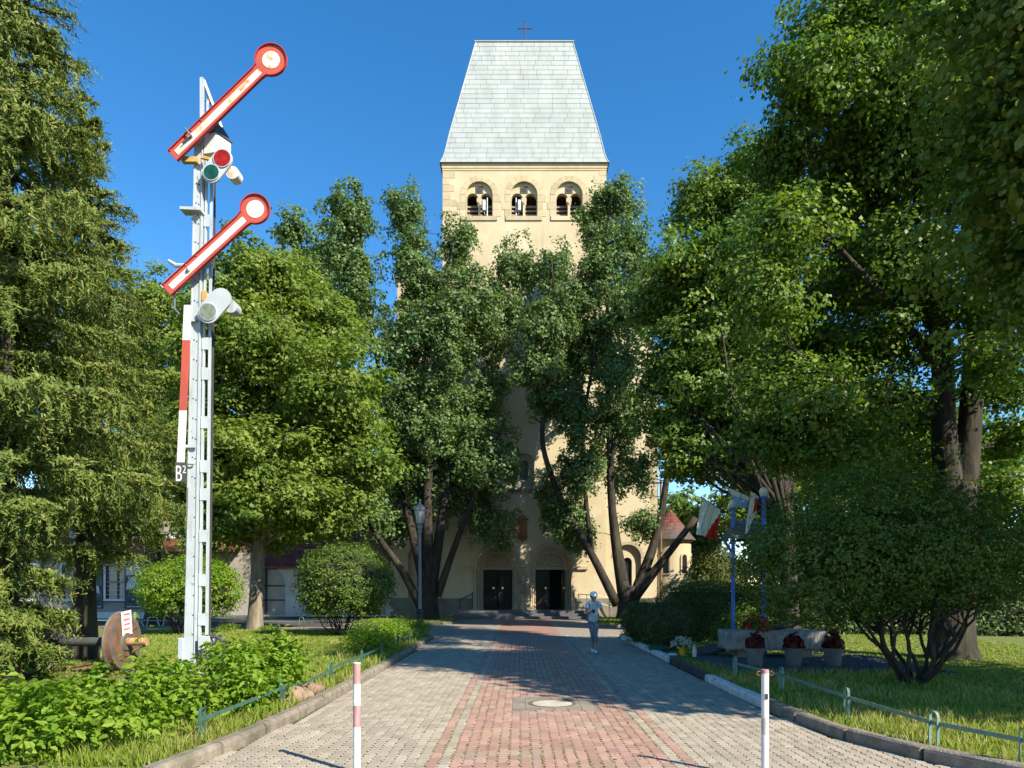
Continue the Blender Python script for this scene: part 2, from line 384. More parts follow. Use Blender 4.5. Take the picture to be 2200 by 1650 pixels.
LK = [(-3.72, 2.0), (-3.55, 4.5), (-3.22, 6.2), (-3.02, 7.6), (-2.93, 9), (-2.88, 12), (-2.88, 15), (-2.94, 20), (-3.05, 25.2), (-3.4, 26.4), (-4.6, 27.6), (-8, 29.2), (-14, 30.6), (-24, 31.4), (-42, 32)]
RK = [(7.6, 3.6), (5.6, 5.0), (4.6, 6.0), (4.0, 7.0), (3.66, 8.0), (3.52, 9.5), (3.49, 11), (3.50, 13.2), (3.52, 16.8), (3.55, 20), (3.58, 25.0), (4.0, 26.2), (5.5, 26.8), (9, 27)]
def edge_x(poly, y):
    for (xa, ya), (xb, yb) in zip(poly, poly[1:]):
        if ya <= y <= yb and yb > ya: return xa+(xb-xa)*(y-ya)/(yb-ya)
    return poly[0][0] if y < poly[0][1] else poly[-1][0]

sheet('ground', [(-400, -200), (400, -200), (400, 700), (-400, 700)], -0.06, GROUND)
sheet('asphalt_court', [(-60, 20), (-2.6, 20), (-2.6, 44.5), (-60, 44.5)], -0.02, ASPH)
sheet('apron_pavement', [(-30, 31.0), (-8.2, 28.8), (-4.2, 27.4), (-4.2, 32.0), (-30, 33.6)], -0.012, APRON)
sheet('lawn', [(-60, -4)]+[(-3.75, -4)]+[(x-0.05, y) for x, y in LK]+[(-60, 32)], 0.07, LAWN)
sheet('lawn', [(60, -4), (7.65, -4)]+[(x+0.05, y) for x, y in RK]+[(9, 60), (60, 60)], 0.07, LAWN)
sheet('planting_bed', [(-40, 34.6), (-3.4, 34.6), (-3.4, 40.2), (-9, 40.2), (-9, 43.5), (-40, 43.5)][1:5]+[(-8.4, 40.2), (-8.4, 34.6)], 0.08, SOIL)
sheet('planting_bed', [(3.75, 32.0), (14, 32.0), (14, 42.6), (6.2, 42.6), (3.9, 40.0)], 0.08, SOIL)

def brick_far():
    m, n, l, b = nt('far_paving'); b.inputs['Roughness'].default_value = 0.92
    geo = n.new('ShaderNodeNewGeometry'); sp = n.new('ShaderNodeSeparateXYZ'); l.new(geo.outputs['Position'], sp.inputs[0])
    cb = n.new('ShaderNodeCombineXYZ'); l.new(sp.outputs[1], cb.inputs[0]); l.new(sp.outputs[0], cb.inputs[1])
    def br(c1, c2):
        t = n.new('ShaderNodeTexBrick'); t.inputs['Scale'].default_value = 1; t.inputs['Brick Width'].default_value = 0.2
        t.inputs['Row Height'].default_value = 0.115; t.inputs['Mortar Size'].default_value = 0.006
        t.inputs['Color1'].default_value = (*c1, 1); t.inputs['Color2'].default_value = (*c2, 1); t.inputs['Mortar'].default_value = (0.09, 0.085, 0.05, 1)
        l.new(cb.outputs[0], t.inputs[0]); return t.outputs[0]
    a = br((0.33, 0.165, 0.125), (0.27, 0.15, 0.115)); g = br((0.29, 0.245, 0.19), (0.24, 0.205, 0.165))
    s = n.new('ShaderNodeMath'); s.operation = 'SUBTRACT'; s.inputs[1].default_value = 0.38; l.new(sp.outputs[0], s.inputs[0])
    ab = n.new('ShaderNodeMath'); ab.operation = 'ABSOLUTE'; l.new(s.outputs[0], ab.inputs[0])
    lt = n.new('ShaderNodeMath'); lt.operation = 'LESS_THAN'; lt.inputs[1].default_value = 1.27; l.new(ab.outputs[0], lt.inputs[0])
    x = n.new('ShaderNodeMix'); x.data_type = 'RGBA'; l.new(lt.outputs[0], x.inputs[0]); l.new(g, x.inputs[6]); l.new(a, x.inputs[7])
    l.new(x.outputs[2], b.inputs['Base Color']); return m
FARP = brick_far()
sheet('far_path', [(-3.3, 26.9), (3.95, 26.9), (9, 27.1), (9, 31.9), (3.75, 31.9), (3.9, 40.9), (-3.4, 40.9), (-3.4, 34.6), (-4.2, 34.6), (-4.2, 27.4)], -0.001, FARP)

path = sheet('path', [(-3.7, -4), (7.6, -4)]+[(x, y) for x, y in RK[:11]]+[(3.6, 26.95), (-3.1, 26.95)]+[(x, y) for x, y in reversed(LK[:9])], -0.014, JOINT)
W_, L_ = 0.115, 0.2
def paver_outline(a=0.017, g=0.0058):
    ys = [-0.5, -0.375, -0.125, 0.125, 0.375, 0.5]; of = [0, a, -a, a, -a, 0]
    rt = [(W_/2-g+o, L_*y*(1-2*g/L_)) for y, o in zip(ys, of)]; lf = [(-W_/2+g+o, L_*y*(1-2*g/L_)) for y, o in zip(ys, of)]
    return rt+lf[::-1]
PO = paver_outline(); NP = len(PO)
def paver_geo():
    top = [(x*0.95, y*0.965, 0) for x, y in PO]; low = [(x, y, -0.02) for x, y in PO]
    fs = [tuple(range(NP))]+[(NP+i, NP+(i+1) % NP, (i+1) % NP, i) for i in range(NP)]
    return top+low, fs
pv, pf = paver_geo()
def paver_mesh(name, m):
    mb = MB(); mb.add(pv, pf); return mb.mesh(name, m)
PM = {1: paver_mesh('paver', P_RED), 0: paver_mesh('paver', P_GREY)}
rng = np.random.default_rng(5)
cells = []
X0 = -0.91
for c in range(-30, 62):
    xc = X0+W_/2+c*W_
    red = 1 if (c in (0, 22) or 2 <= c <= 20) else 0
    for r in range(-4, 118):
        yc = 3.4+r*L_+(L_/2 if c % 2 else 0)
        if yc > 26.85 or xc < edge_x(LK, yc)+0.02 or xc > edge_x(RK, yc)-0.02: continue
        if abs(xc-0.5) < 0.62 and abs(yc-10.5) < 0.62: continue
        vis = yc > 6.75 and 0 < PX+xc*F/yc < 2200
        cells.append((yc if vis else 999, xc, yc, red))
cells.sort()
big, mass = cells[:300], cells[300:]
for _, xc, yc, red in big:
    o = link('paver', PM[red], path, loc=(xc+rng.normal()*0.001, yc, rng.normal()*0.0012)); o.rotation_euler = (rng.normal()*0.006, rng.normal()*0.008, rng.normal()*0.006)
flat_top = [(-W_/2+0.005, -L_/2+0.005, 0), (W_/2-0.005, -L_/2+0.005, 0), (W_/2-0.005, L_/2-0.005, 0), (-W_/2+0.005, L_/2-0.005, 0), (-W_/2+0.003, -L_/2+0.003, -0.02), (W_/2-0.003, -L_/2+0.003, -0.02), (W_/2-0.003, L_/2-0.003, -0.02), (-W_/2+0.003, L_/2-0.003, -0.02)]
near_faces = [[i, i+1, NP-2-i, NP-1-i] for i in range(5)]+[[NP+i, NP+(i+1) % NP, (i+1) % NP, i] for i in range(NP)]
far_faces = [[0, 1, 2, 3], [4, 5, 1, 0], [5, 6, 2, 1], [7, 4, 0, 3]]
for red, nm, mm in ((1, 'red_pavers', P_RED_A), (0, 'grey_pavers', P_GREY_A)):
    VV, FF, RR, k0 = [], [], [], 0
    for geo, faces, test in ((pv, near_faces, lambda y: y < 17), (flat_top, far_faces, lambda y: y >= 17)):
        sel = np.array([(x, y) for _, x, y, q in mass if q == red and test(y)]); n = len(sel); base = np.array(geo); nv = len(geo)
        V = (base[None]+np.concatenate([sel, rng.normal(size=(n, 1))*0.0014], axis=1)[:, None, :])
        V[:, :, 2] += base[None, :, 0]*rng.normal(size=(n, 1))*0.008
        k = k0+np.arange(n)[:, None]*nv
        FF.append(np.concatenate([(k+np.array([f])) for f in faces], axis=1).reshape(-1, 4)); VV.append(V.reshape(-1, 3)); RR.append(np.repeat(rng.random(n), len(faces))); k0 += n*nv
    me = np_mesh(nm, np.concatenate(VV), np.concatenate(FF), 4, mm, np.concatenate(RR))
    me.shade_flat(); o = link(nm, me, path); o['kind'] = 'stuff'

# moss and weeds that grow in the joints, bits of leaf on the paving
rgm = np.random.default_rng(77); n = 15000
ym = 5.5+14*rgm.random(n)**1.6; cm = np.where(rgm.random(n) < 0.72, rgm.integers(0, 23, n), rgm.integers(-16, 38, n)); xm = X0+cm*W_+rgm.normal(size=n)*0.008
pt = np.array([mnoise.noise(Vector((a*0.9, b*0.6, 8))) for a, b in zip(xm, ym)]); ok = (pt+0.25*rgm.normal(size=n) > -0.02) & (np.hypot(xm-0.5, ym-10.5) > 0.75) & (xm > -2.7) & (xm < 3.3); xm, ym = xm[ok], ym[ok]; n = len(xm)
hh = 0.006+0.016*rgm.random(n)**2; aa = rgm.random(n)*6.283; bs = np.stack([xm, ym, np.full(n, -0.008)], 1); dv = np.stack([np.cos(aa), np.sin(aa), 0*aa], 1)*(0.006+0.006*rgm.random(n))[:, None]
Vm = np.stack([bs-dv, bs+dv, bs+np.stack([rgm.normal(size=n)*0.012, rgm.normal(size=n)*0.012, hh+0.008], 1)], 1).reshape(-1, 3)
JOINT_MOSS = leafmat('joint_moss_leaf', [(0.10, 0.14, 0.02), (0.15, 0.19, 0.03), (0.2, 0.2, 0.06)], trans=0.2)
o = link('joint_moss', np_mesh('joint_moss', Vm, np.arange(n*3).reshape(-1, 3), 3, JOINT_MOSS, rgm.random(n)), path); o['kind'] = 'stuff'
n = 420; Pl = np.stack([-2.7+6*rgm.random(n), 6+20*rgm.random(n)**1.3, np.full(n, 0.004)], 1); edge = rgm.random(n) < 0.5; Pl[edge, 0] = np.where(rgm.random(edge.sum()) < 0.5, -2.75+0.3*rgm.random(edge.sum()), 3.4-0.3*rgm.random(edge.sum()))
LIT = leafmat('fallen_leaf', [(0.16, 0.10, 0.03), (0.24, 0.19, 0.05), (0.14, 0.18, 0.04)], trans=0.1)
o = link('leaf_litter', leaf_mesh('leaf_litter', rgm, Pl, np.array([0, 0, 1.0])+0.15*rgm.normal(size=(n, 3)), 0.02+0.035*rgm.random(n), LIT, aspect=0.5, fold=0.08), path); o['kind'] = 'stuff'
# manhole with its square surround of grey setts
SETT = mat('blue_grey_sett', (0.24, 0.205, 0.165), (0.20, 0.17, 0.14), scale=5, rough=0.9, rand=0.15, bump=0.3, bscale=60)
mh = empty('manhole_cover', (0.5, 10.5, 0), 'round pale concrete manhole cover in a square paver surround', 'manhole cover')
RING = mat('old_concrete', (0.46, 0.41, 0.34), (0.38, 0.34, 0.28), scale=6, rough=0.9, bump=0.4, bscale=50)
RINGI = mat('rusty_ring', (0.16, 0.13, 0.09), (0.11, 0.09, 0.06), scale=9, rough=0.85)
MB().box((0.5, 10.5, -0.011), (1.5, 1.5, 0.008)).build('bedding', SETT, mh)
MB().lathe((0.5, 10.5, -0.03), [(0.30, 0), (0.30, 0.030), (0.27, 0.033)], 40).build('lid', RING, mh)
mb = MB()
mb.prism([[(0.36*math.cos(t*math.pi/18), 0.36*math.sin(t*math.pi/18)) for t in range(36)], [(0.31*math.cos(t*math.pi/18), 0.31*math.sin(t*math.pi/18)) for t in range(36)]], -0.03, 0.002, Matrix.Translation((0.5, 10.5, 0)) @ Matrix(((1, 0, 0, 0), (0, 0, 1, 0), (0, 1, 0, 0), (0, 0, 0, 1))))
mb.build('ring', RINGI, mh)
mb = MB(); mb.prism([[(-0.40, -0.40), (0.40, -0.40), (0.40, 0.40), (-0.40, 0.40)], [(0.365*math.cos(t*math.pi/18), 0.365*math.sin(t*math.pi/18)) for t in range(36)]], -0.03, -0.002, Matrix.Translation((0.5, 10.5, 0)) @ Matrix(((1, 0, 0, 0), (0, 0, 1, 0), (0, 1, 0, 0), (0, 0, 0, 1)))); mb.build('collar', SETT if 'SETT' in globals() else RING, mh)
for i in range(6):
    for j in range(6):
        x = 0.5-0.60+0.1+i*0.2; y = 10.5-0.60+0.1+j*0.2
        if abs(x-0.5) < 0.4 and abs(y-10.5) < 0.4: continue
        MB().box((x, y, -0.010), (0.19, 0.19, 0.02)).build('sett', SETT, mh)

# kerbs: one stone after the other
def kerb(name, poly, w, h, paint, seed, label=None):
    root = bpy.data.objects.new(name, None); COL.objects.link(root); root.location = (poly[0][0], poly[0][1], 0); root['kind'] = 'structure'
    rg = random.Random(seed); pts = [Vector((x, y, 0)) for x, y in poly]
    seg = []; 
    dense = []
    for a, b in zip(pts, pts[1:]):
        k = max(2, int((b-a).length/0.05)); dense += [a.lerp(b, i/k) for i in range(k)]
    dense.append(pts[-1])
    for _ in range(12): dense = [dense[0]]+[(dense[i-1]+dense[i]+dense[i+1])/3 for i in range(1, len(dense)-1)]+[dense[-1]]
    i = 0
    while i < len(dense)-6:
        j = i; L = 0; tgt = 1.0*(0.92+0.16*rg.random())
        while j < len(dense)-1 and L < tgt: L += (dense[j+1]-dense[j]).length; j += 1
        m, hh, ww = paint(dense[(i+j)//2])
        A = [dense[i].lerp(dense[j], t) if False else dense[int(i+(j-i)*t)] for t in (0.008, 0.35, 0.65, 0.992)]
        dz = rg.uniform(-0.008, 0.008); sh = rg.uniform(-0.008, 0.008); mb = MB(); rings = []
        prof = [(0, -0.1), (0.0, hh-0.045), (0.012, hh-0.018), (0.04, hh), (ww-0.03, hh), (ww, hh-0.02), (ww, -0.1)]
        sgn = -1 if poly[0][0] < 0 else 1
        vs = []
        for q, p in enumerate(A):
            d = (A[min(q+1, 3)]-A[max(q-1, 0)]).normalized(); nrm = Vector((d.y, -d.x, 0))*sgn
            for u, z in prof: vs.append(p+nrm*(u+sh)+Vector((0, 0, z+dz+rg.uniform(-0.003, 0.003))))
        k = len(prof); fs = [tuple(range(k)), tuple(3*k+t for t in range(k))]
        for q in range(3):
            for t in range(k-1): fs.append((q*k+t, q*k+t+1, (q+1)*k+t+1, (q+1)*k+t))
        mb.add(vs, fs); mb.build('kerb_stone', m, root)
        i = j
    return root
kerb('kerb', LK, 0.15, 0.12, lambda p: (KERB, 0.125, 0.17), 3)
def pr(p):
    if p.y > 24.9 or p.y < 9.6: return KERB, 0.13, 0.17
    if 13.2 < p.y < 16.8: return KERB_D, 0.17, 0.10
    return KERB_W, 0.125, 0.17
kerb('kerb', RK, 0.15, 0.12, pr, 4)
kerb('kerb', [(-9, 34.5), (-3.4, 34.5), (-3.25, 36), (-3.2, 40.3)], 0.12, 0.12, lambda p: (KERB, 0.12, 0.12), 6)
kerb('kerb', [(14, 31.95), (3.75, 31.95), (3.7, 33.5), (3.85, 40)], 0.12, 0.12, lambda p: (KERB, 0.12, 0.12), 7)

# ------------------------------------------------------------------ the church
XC = 0.34; YF = 43.0
church = empty('church', (XC, YF, 0), 'tall cream church tower with pale grey sheet roof behind the oaks', 'church')
def arch(cx, z0, hw, zs, n=14, rise=None):
    rise = hw if rise is None else rise
    return [(cx-hw, z0), (cx+hw, z0)]+[(cx+hw*math.cos(math.pi*i/n), zs+rise*math.sin(math.pi*i/n)) for i in range(n+1)]
def ring(cx, zs, r0, r1, a0, a1, k=5):
    o = [(cx+r1*math.cos(a0+(a1-a0)*i/k), zs+r1*math.sin(a0+(a1-a0)*i/k)) for i in range(k+1)]
    i_ = [(cx+r0*math.cos(a1-(a1-a0)*i/k), zs+r0*math.sin(a1-(a1-a0)*i/k)) for i in range(k+1)]
    return [o+i_]
TW = 5.03
WZ, WS, WH = 24.72, 26.05, 0.83
wx = [XC+d for d in (-2.79, -0.03, 2.75)]
px_ = [XC-1.66, XC+1.60]                       # portal centres
Z0 = 0.48
PORT_HW, PORT_S = 1.27, 3.12
tw_loop = [(XC-TW, 0), (XC+TW, 0), (XC+TW, 27.93), (XC-TW, 27.93)]
holes = [arch(c, WZ, WH, WS) for c in wx]+[arch(c, Z0, PORT_HW, PORT_S, 16) for c in px_]
niche = arch(XC-0.03, 7.9, 0.62, 9.5)
mb = MB(); mb.prism([tw_loop]+holes+[niche], YF, YF+0.9); tw = mb.build('tower_wall', STUCCO, church)
MB().bb(XC-TW+0.01, XC-TW+0.8, YF+0.9, YF+8, 0, 27.92).build('side_wall', STUCCO, church)
MB().bb(XC+TW-0.8, XC+TW-0.01, YF+0.9, YF+8, 0, 27.92).build('side_wall', STUCCO, church)
MB().bb(XC-TW, XC+TW, YF+8, YF+8.8, 0, 27.91).build('rear_wall', STUCCO, church)
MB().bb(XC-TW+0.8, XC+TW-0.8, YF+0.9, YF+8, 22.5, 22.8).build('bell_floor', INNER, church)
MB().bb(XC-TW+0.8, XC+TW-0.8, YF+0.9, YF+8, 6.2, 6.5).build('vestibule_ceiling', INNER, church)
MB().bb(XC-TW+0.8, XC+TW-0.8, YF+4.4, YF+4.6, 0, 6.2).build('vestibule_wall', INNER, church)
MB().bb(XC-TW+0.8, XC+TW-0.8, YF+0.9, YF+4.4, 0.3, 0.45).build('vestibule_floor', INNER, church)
# central niche with window
nb = MB(); nb.prism([niche, arch(XC-0.03, 8.5, 0.27, 9.5)], YF+0.28, YF+0.45); nw = nb.build('niche', STUCCO_G, church)
MB().prism([arch(XC-0.03, 8.45, 0.3, 9.5)], YF+0.46, YF+0.50).build('window_glass', GLASS, nw)
MB().bb(XC-0.85, XC+0.79, YF-0.10, YF+0.3, 7.72, 7.9).build('sill', PLINTH, nw)
# cornice
for z0, z1, p in ((27.54, 27.68, 0.03), (27.68, 27.82, 0.06), (27.82, 27.935, 0.09)):
    MB().bb(XC-TW-p, XC+TW+p, YF-p, YF+8.8+p, z0+0.001, z1).build('cornice', STONE, church)
# quoins
rg = random.Random(8)
for sgn in (-1, 1):
    z = 12.0; i = 0
    while z < 27.5:
        h = rg.uniform(0.40, 0.55); ln = (0.78 if i % 2 else 0.46)*rg.uniform(0.85, 1.15)
        z1 = min(z+h, 27.53); x = XC+sgn*(TW+0.012)
        MB().bb(min(x, x-sgn*ln), max(x, x-sgn*ln), YF-0.016, YF+0.5+0.35*((i+1) % 2), z+0.012, z1-0.006).build('quoin_stone', STONE, church)
        z = z1; i += 1
# belfry windows
for c in wx:
    w = bpy.data.objects.new('belfry_window', None); COL.objects.link(w); w.location = (c, YF, WZ); w.parent = church
    w.matrix_parent_inverse = Matrix.Translation(-Vector(church.location))
    sub = [arch(c-0.42, WZ, 0.355, 25.90), arch(c+0.42, WZ, 0.355, 25.90)]
    outer = arch(c, WZ, WH, WS)
    MB().prism([outer]+sub, YF+0.20, YF+0.52).build('tracery', STUCCO, w)
    MB().bb(c-0.23, c+0.23, YF+0.17, YF+0.205, 26.24, 26.68).build('vent_panel', SLATE, w)
    MB().lathe((c, YF+0.172, 26.46), [(0.16, 0), (0.15, -0.02)], 20, axis='Y').build('vent_grille', IRON, w)
    MB().lathe((c, YF+0.30, WZ), [(0.11, 0), (0.11, 0.06), (0.08, 0.1), (0.075, 0.66), (0.09, 0.70), (0.08, 0.73), (0.15, 0.92), (0.15, 1.0)], 14).build('column', STONE_P, w, smooth=False)
    MB().bb(c-0.16, c+0.16, YF+0.185, YF+0.51, WZ+1.0, WZ+1.24).build('impost_block', STONE_P, w)
    for s in (-0.42, 0.42):
        for k in range(4):
            zc = WZ+0.14+k*0.26
            MB().box((c+s, YF+0.62, zc), (0.72, 0.20, 0.03), Matrix.Rotation(R(62), 3, 'X')).build('louver_slat', LOUVER, w)
    MB().bb(c-1.12, c+1.12, YF-0.07, YF+0.19, WZ-0.26, WZ-0.002).build('sill', STONE, w)
    for k in range(9):
        a0 = math.pi*k/9; a1 = math.pi*(k+1)/9-0.012
        MB().prism(ring(c, WS, WH, 1.16+0.03*(k % 2), a0, a1, 3), YF-0.022, YF+0.3).build('arch_stone', STONE, w)
    for s in (-1, 1):
        z = WZ
        for k, h in enumerate((0.42, 0.46, 0.44)):
            ln = (0.36, 0.52, 0.34)[k] if s < 0 else (0.52, 0.34, 0.52)[k]
            MB().bb(min(c+s*WH, c+s*(WH+ln)), max(c+s*WH, c+s*(WH+ln)), YF-0.02, YF+0.3, z+0.008, z+h-0.004).build('jamb_stone', STONE, w)
            z += h
# tower roof with its sheets
prof = [(27.97, 5.17), (28.25, 5.05), (28.7, 4.93), (29.3, 4.81), (29.9, 4.70), (36.97, 3.12)]
def half(z):
    for (za, ha), (zb, hb) in zip(prof, prof[1:]):
        if z <= zb: return ha+(hb-ha)*(z-za)/(zb-za)
    return prof[-1][1]
YCB = YF+4.4                                    # middle of the tower
def yfr(z): return YF-(half(z)-TW)
core = MB(); vs = []; fs = []
for z, h in prof:
    dy = half(z)-TW
    vs += [(XC-h+0.03, YF-dy+0.03, z), (XC+h-0.03, YF-dy+0.03, z), (XC+h-0.03, YF+8.8+dy-0.03, z), (XC-h+0.03, YF+8.8+dy-0.03, z)]
for i in range(len(prof)-1):
    for j in range(4): fs.append((i*4+j, i*4+(j+1) % 4, (i+1)*4+(j+1) % 4, (i+1)*4+j))
fs += [(3, 2, 1, 0), tuple(4*(len(prof)-1)+j for j in range(4))]
core.add(vs, fs); roof = core.build('tower_roof', SLATE, church)
rows = 25; zs = [27.97+(36.97-27.97)*i/rows for i in range(rows+1)]
rg = random.Random(21)
side = MB()
for i in range(rows):
    za, zb = zs[i], zs[i+1]
    ha, hb = half(za), half(zb); off = rg.random()*0.9
    cuts = [-9.9]; u = -6+off
    while u < 6: cuts.append(u); u += rg.uniform(0.82, 1.08)
    cuts.append(9.9)
    for a, b in zip(cuts, cuts[1:]):
        xa0, xa1 = max(a, -ha), min(b, ha); xb0, xb1 = max(a, -hb), min(b, hb)
        if xa1-xa0 < 0.06: continue
        if xb1 <= xb0: xb0 = xb1 = max(-hb, min(hb, (a+b)/2))
        g = 0.007; lf = 0.016+rg.random()*0.006
        ya, yb = yfr(za)-lf, yfr(zb)-0.004
        vs = [(XC+xa0+g, ya, za-0.008), (XC+xa1-g, ya, za-0.008), (XC+xb1-g, yb, zb-0.004), (XC+xb0+g, yb, zb-0.004)]
        vs += [(x, y+0.03, z+0.01) for x, y, z in vs]
        q = [(0, 1, 2, 3), (7, 6, 5, 4), (0, 4, 5, 1), (1, 5, 6, 2), (2, 6, 7, 3), (3, 7, 4, 0)]
        MB().add(vs, q).build('roof_sheet', SHEET, roof)
    for s in (-1, 1):                            # the other slopes
        da = [(YF+8.8+half(za)-TW)-(YF-half(za)+TW)]
        y0a, y1a = yfr(za), YF+8.8+half(za)-TW; y0b, y1b = yfr(zb), YF+8.8+half(zb)-TW
        for k in range(10):
            t0, t1 = k/10+0.001, (k+1)/10-0.001
            side.add([(XC+s*(ha+0.016), y0a+(y1a-y0a)*t0, za-0.008), (XC+s*(ha+0.016), y0a+(y1a-y0a)*t1, za-0.008), (XC+s*(hb+0.004), y0b+(y1b-y0b)*t1, zb-0.004), (XC+s*(hb+0.004), y0b+(y1b-y0b)*t0, zb-0.004)], [(0, 1, 2, 3)])
o = side.build('side_sheets', SHEET_A, roof, attr=True); o['kind'] = 'stuff'
MB().bb(XC-3.2, XC+3.2, yfr(36.97)-0.07, YF+8.8+half(36.97)-TW+0.07, 36.96, 37.02).build('ridge_cap', SHEET, roof)
for s in (-1, 1):
    hip = MB(); pts = [(XC+s*half(z), yfr(z)-0.01, z) for z in zs]; hip.tube(pts, 0.035, 6); hip.build('hip_cap', SHEET, roof)
MB().bb(XC-5.21, XC+5.21, YF-0.19, YF+8.99, 27.938, 27.968).build('eaves_edge', SLATE, roof)
yc = YF+2.2
cr = MB(); cr.tube([(XC+0.05, yc, 36.95), (XC+0.05, yc, 38.50)], 0.035, 8); cr.tube([(XC-0.37, yc, 38.05), (XC+0.47, yc, 38.05)], 0.035, 8)
for p in ((XC-0.37, yc, 38.05), (XC+0.47, yc, 38.05), (XC+0.05, yc, 38.50)): cr.lathe(p, [(0.01, -0.06), (0.055, 0), (0.01, 0.06)], 8)
cr.lathe((XC+0.05, yc, 37.01), [(0.16, 0), (0.12, 0.07), (0.05, 0.14)], 10)
cr.build('cross', mat('rusty_cross', (0.10, 0.05, 0.04), (0.05, 0.035, 0.03), scale=6, rough=0.7), church)
# wings beside the tower
for s in (-1, 1):
    x0, x1 = XC+s*TW, XC+s*8.27; a, b = min(x0, x1), max(x0, x1)
    cx = XC+s*6.42
    loop = [(a, 0), (b, 0), (b, 20.6), (a, 16.2)] if s < 0 and False else ([(a, 0), (b, 0), (b, 16.4), (a, 20.4)] if s > 0 else [(a, 0), (b, 0), (b, 20.4), (a, 16.4)])
    wing = MB(); ba = arch(cx, 1.25, 0.82, 3.72)
    wing.prism([loop, ba], YF+0.3, YF+0.62); wg = wing.build('wing_wall', STUCCO, church)
    MB().prism([ba, arch(cx+0.0, 1.9, 0.29, 3.45)], YF+0.58, YF+0.75).build('blind_arch', STUCCO, wg)
    MB().prism([arch(cx, 1.85, 0.31, 3.45)], YF+0.752, YF+0.79).build('window_glass', GLASS, wg)
    MB().prism(ring(cx, 3.72, 0.82, 1.02, 0, math.pi, 16), YF+0.275, YF+0.4).build('arch_band', STONE_P, wg)
    MB().bb(a, b, YF+0.85, YF+26, 0.0, 15.0).build('nave_wall', STUCCO_G, church)
    MB().bb(a-0.02, b+0.02, YF+0.2, YF+0.3, 0, 1.22).build('plinth', PLINTH, church)
    z = 3.0; i = 0
    while z < 15.5:
        h = rg.uniform(0.4, 0.55); ln = 0.75 if i % 2 else 0.42; x = XC+s*8.282
        MB().bb(min(x, x-s*ln), max(x, x-s*ln), YF+0.28, YF+0.7, z+0.01, z+h-0.005).build('quoin_stone', STONE, church); z += h; i += 1
    # shoulder coping and pier
    cp = MB(); cp.bar((XC+s*TW, YF+0.5, 20.45), (XC+s*8.4, YF+0.5, 16.4), 0.7, 0.18); cp.build('shoulder_coping', STONE_P, church)
    MB().bb(XC+s*7.55-0.36, XC+s*7.55+0.36, YF+0.35, YF+1.0, 16.0, 20.9).build('pier', STONE_P, church)
    MB().bb(XC+s*7.55-0.46, XC+s*7.55+0.46, YF+0.28, YF+1.1, 20.9, 21.25).build('pier_cap', STONE_P, church)
nr = MB(); nr.prism([[(XC-8.4, 14.9), (XC+8.4, 14.9), (XC, 21)]], YF+8.9, YF+27); nr.build('nave_roof', TILE, church, attr=True)
# plinth and string course of the tower front
for x0, x1 in ((XC-TW-0.02, px_[0]-PORT_HW-0.25), (px_[0]+PORT_HW+0.25, px_[1]-PORT_HW-0.25), (px_[1]+PORT_HW+0.25, XC+TW+0.02)):
    if x1-x0 > 0.05:
        MB().bb(x0, x1, YF-0.10, YF, 0, 1.2).build('plinth', PLINTH, church)
MB().bb(XC-3.75, px_[0]-PORT_HW-0.24, YF-0.16, YF, 2.98, 3.16).build('string_course', STONE_P, church)
MB().bb(px_[1]+PORT_HW+0.24, XC+3.9, YF-0.16, YF, 2.98, 3.16).build('string_course', STONE_P, church)
# portals
for q, c in enumerate(px_):
    P = bpy.data.objects.new('portal', None); COL.objects.link(P); P.location = (c, YF, Z0); P.parent = church
    P.matrix_parent_inverse = Matrix.Translation(-Vector(church.location))
    for k, (r0, r1, y) in enumerate(((1.27, 1.50, -0.10), (1.13, 1.28, 0.06), (1.0, 1.14, 0.22), (0.9, 1.01, 0.38))):
        MB().prism(ring(c, PORT_S, r0, r1, 0, math.pi, 20), YF+y, YF+0.88).build('archivolt', STONE_P, P)
        for s in (-1, 1):
            xm = c+s*(r0+r1)/2; rr = (r1-r0)/2
            if k == 0: MB().bb(xm-rr, xm+rr, YF+y, YF+0.5, Z0, PORT_S).build('jamb', STONE_P, P)
            else:
                MB().lathe((xm, YF+y+0.09, Z0), [(rr*1.2, 0), (rr*1.2, 0.3), (rr*0.8, 0.38), (rr*0.75, 2.2), (rr*0.9, 2.25), (rr*0.8, 2.3), (rr*1.3, 2.5), (rr*1.3, 2.63)], 12).build('colonnette', STONE_P, P, smooth=False)
                MB().bb(xm-rr, xm+rr, YF+y+0.17, YF+0.86, Z0, PORT_S).build('jamb', STONE_P, P)
    ty = MB(); ty.prism([[(c+0.93*math.cos(math.pi*i/16), PORT_S+0.93*math.sin(math.pi*i/16)) for i in range(17)]], YF+0.5, YF+0.7); ty.build('tympanum', CARVED, P)
    MB().bb(c-0.93, c+0.93, YF+0.47, YF+0.72, PORT_S-0.14, PORT_S-0.001).build('lintel', STONE_P, P)
    for s in (-1, 1):
        if q == 1 and s > 0: ang = 78
        elif q == 0 and s > 0: ang = 12
        else: ang = 4
        hx = c+s*0.87; Rm = Matrix.Rotation(R(ang)*(-s)*-1, 3, 'Z')
        leaf = MB(); ctr = Vector((hx, YF+0.62, Z0+1.25))+Rm @ Vector((-s*0.43, 0, 0))
        leaf.box(ctr, (0.85, 0.06, 2.46), Rm)
        for zz, hh in ((0.45, 0.6), (1.25, 0.75), (2.05, 0.6)):
            for xx in (-0.2, 0.2): leaf.box(Vector((hx, YF+0.62, Z0+zz+0.02))+Rm @ Vector((-s*0.43+xx, -0.035, 0)), (0.3, 0.03, hh), Rm)
        leaf.build('door', DOORW, P)
        MB().lathe(Vector((hx, YF+0.62, Z0+1.35))+Rm @ Vector((-s*0.6, -0.06, 0)), [(0.085, 0.0), (0.085, -0.02), (0.05, -0.03)], 14, axis='Y').build('door_ring', BRASS, P)
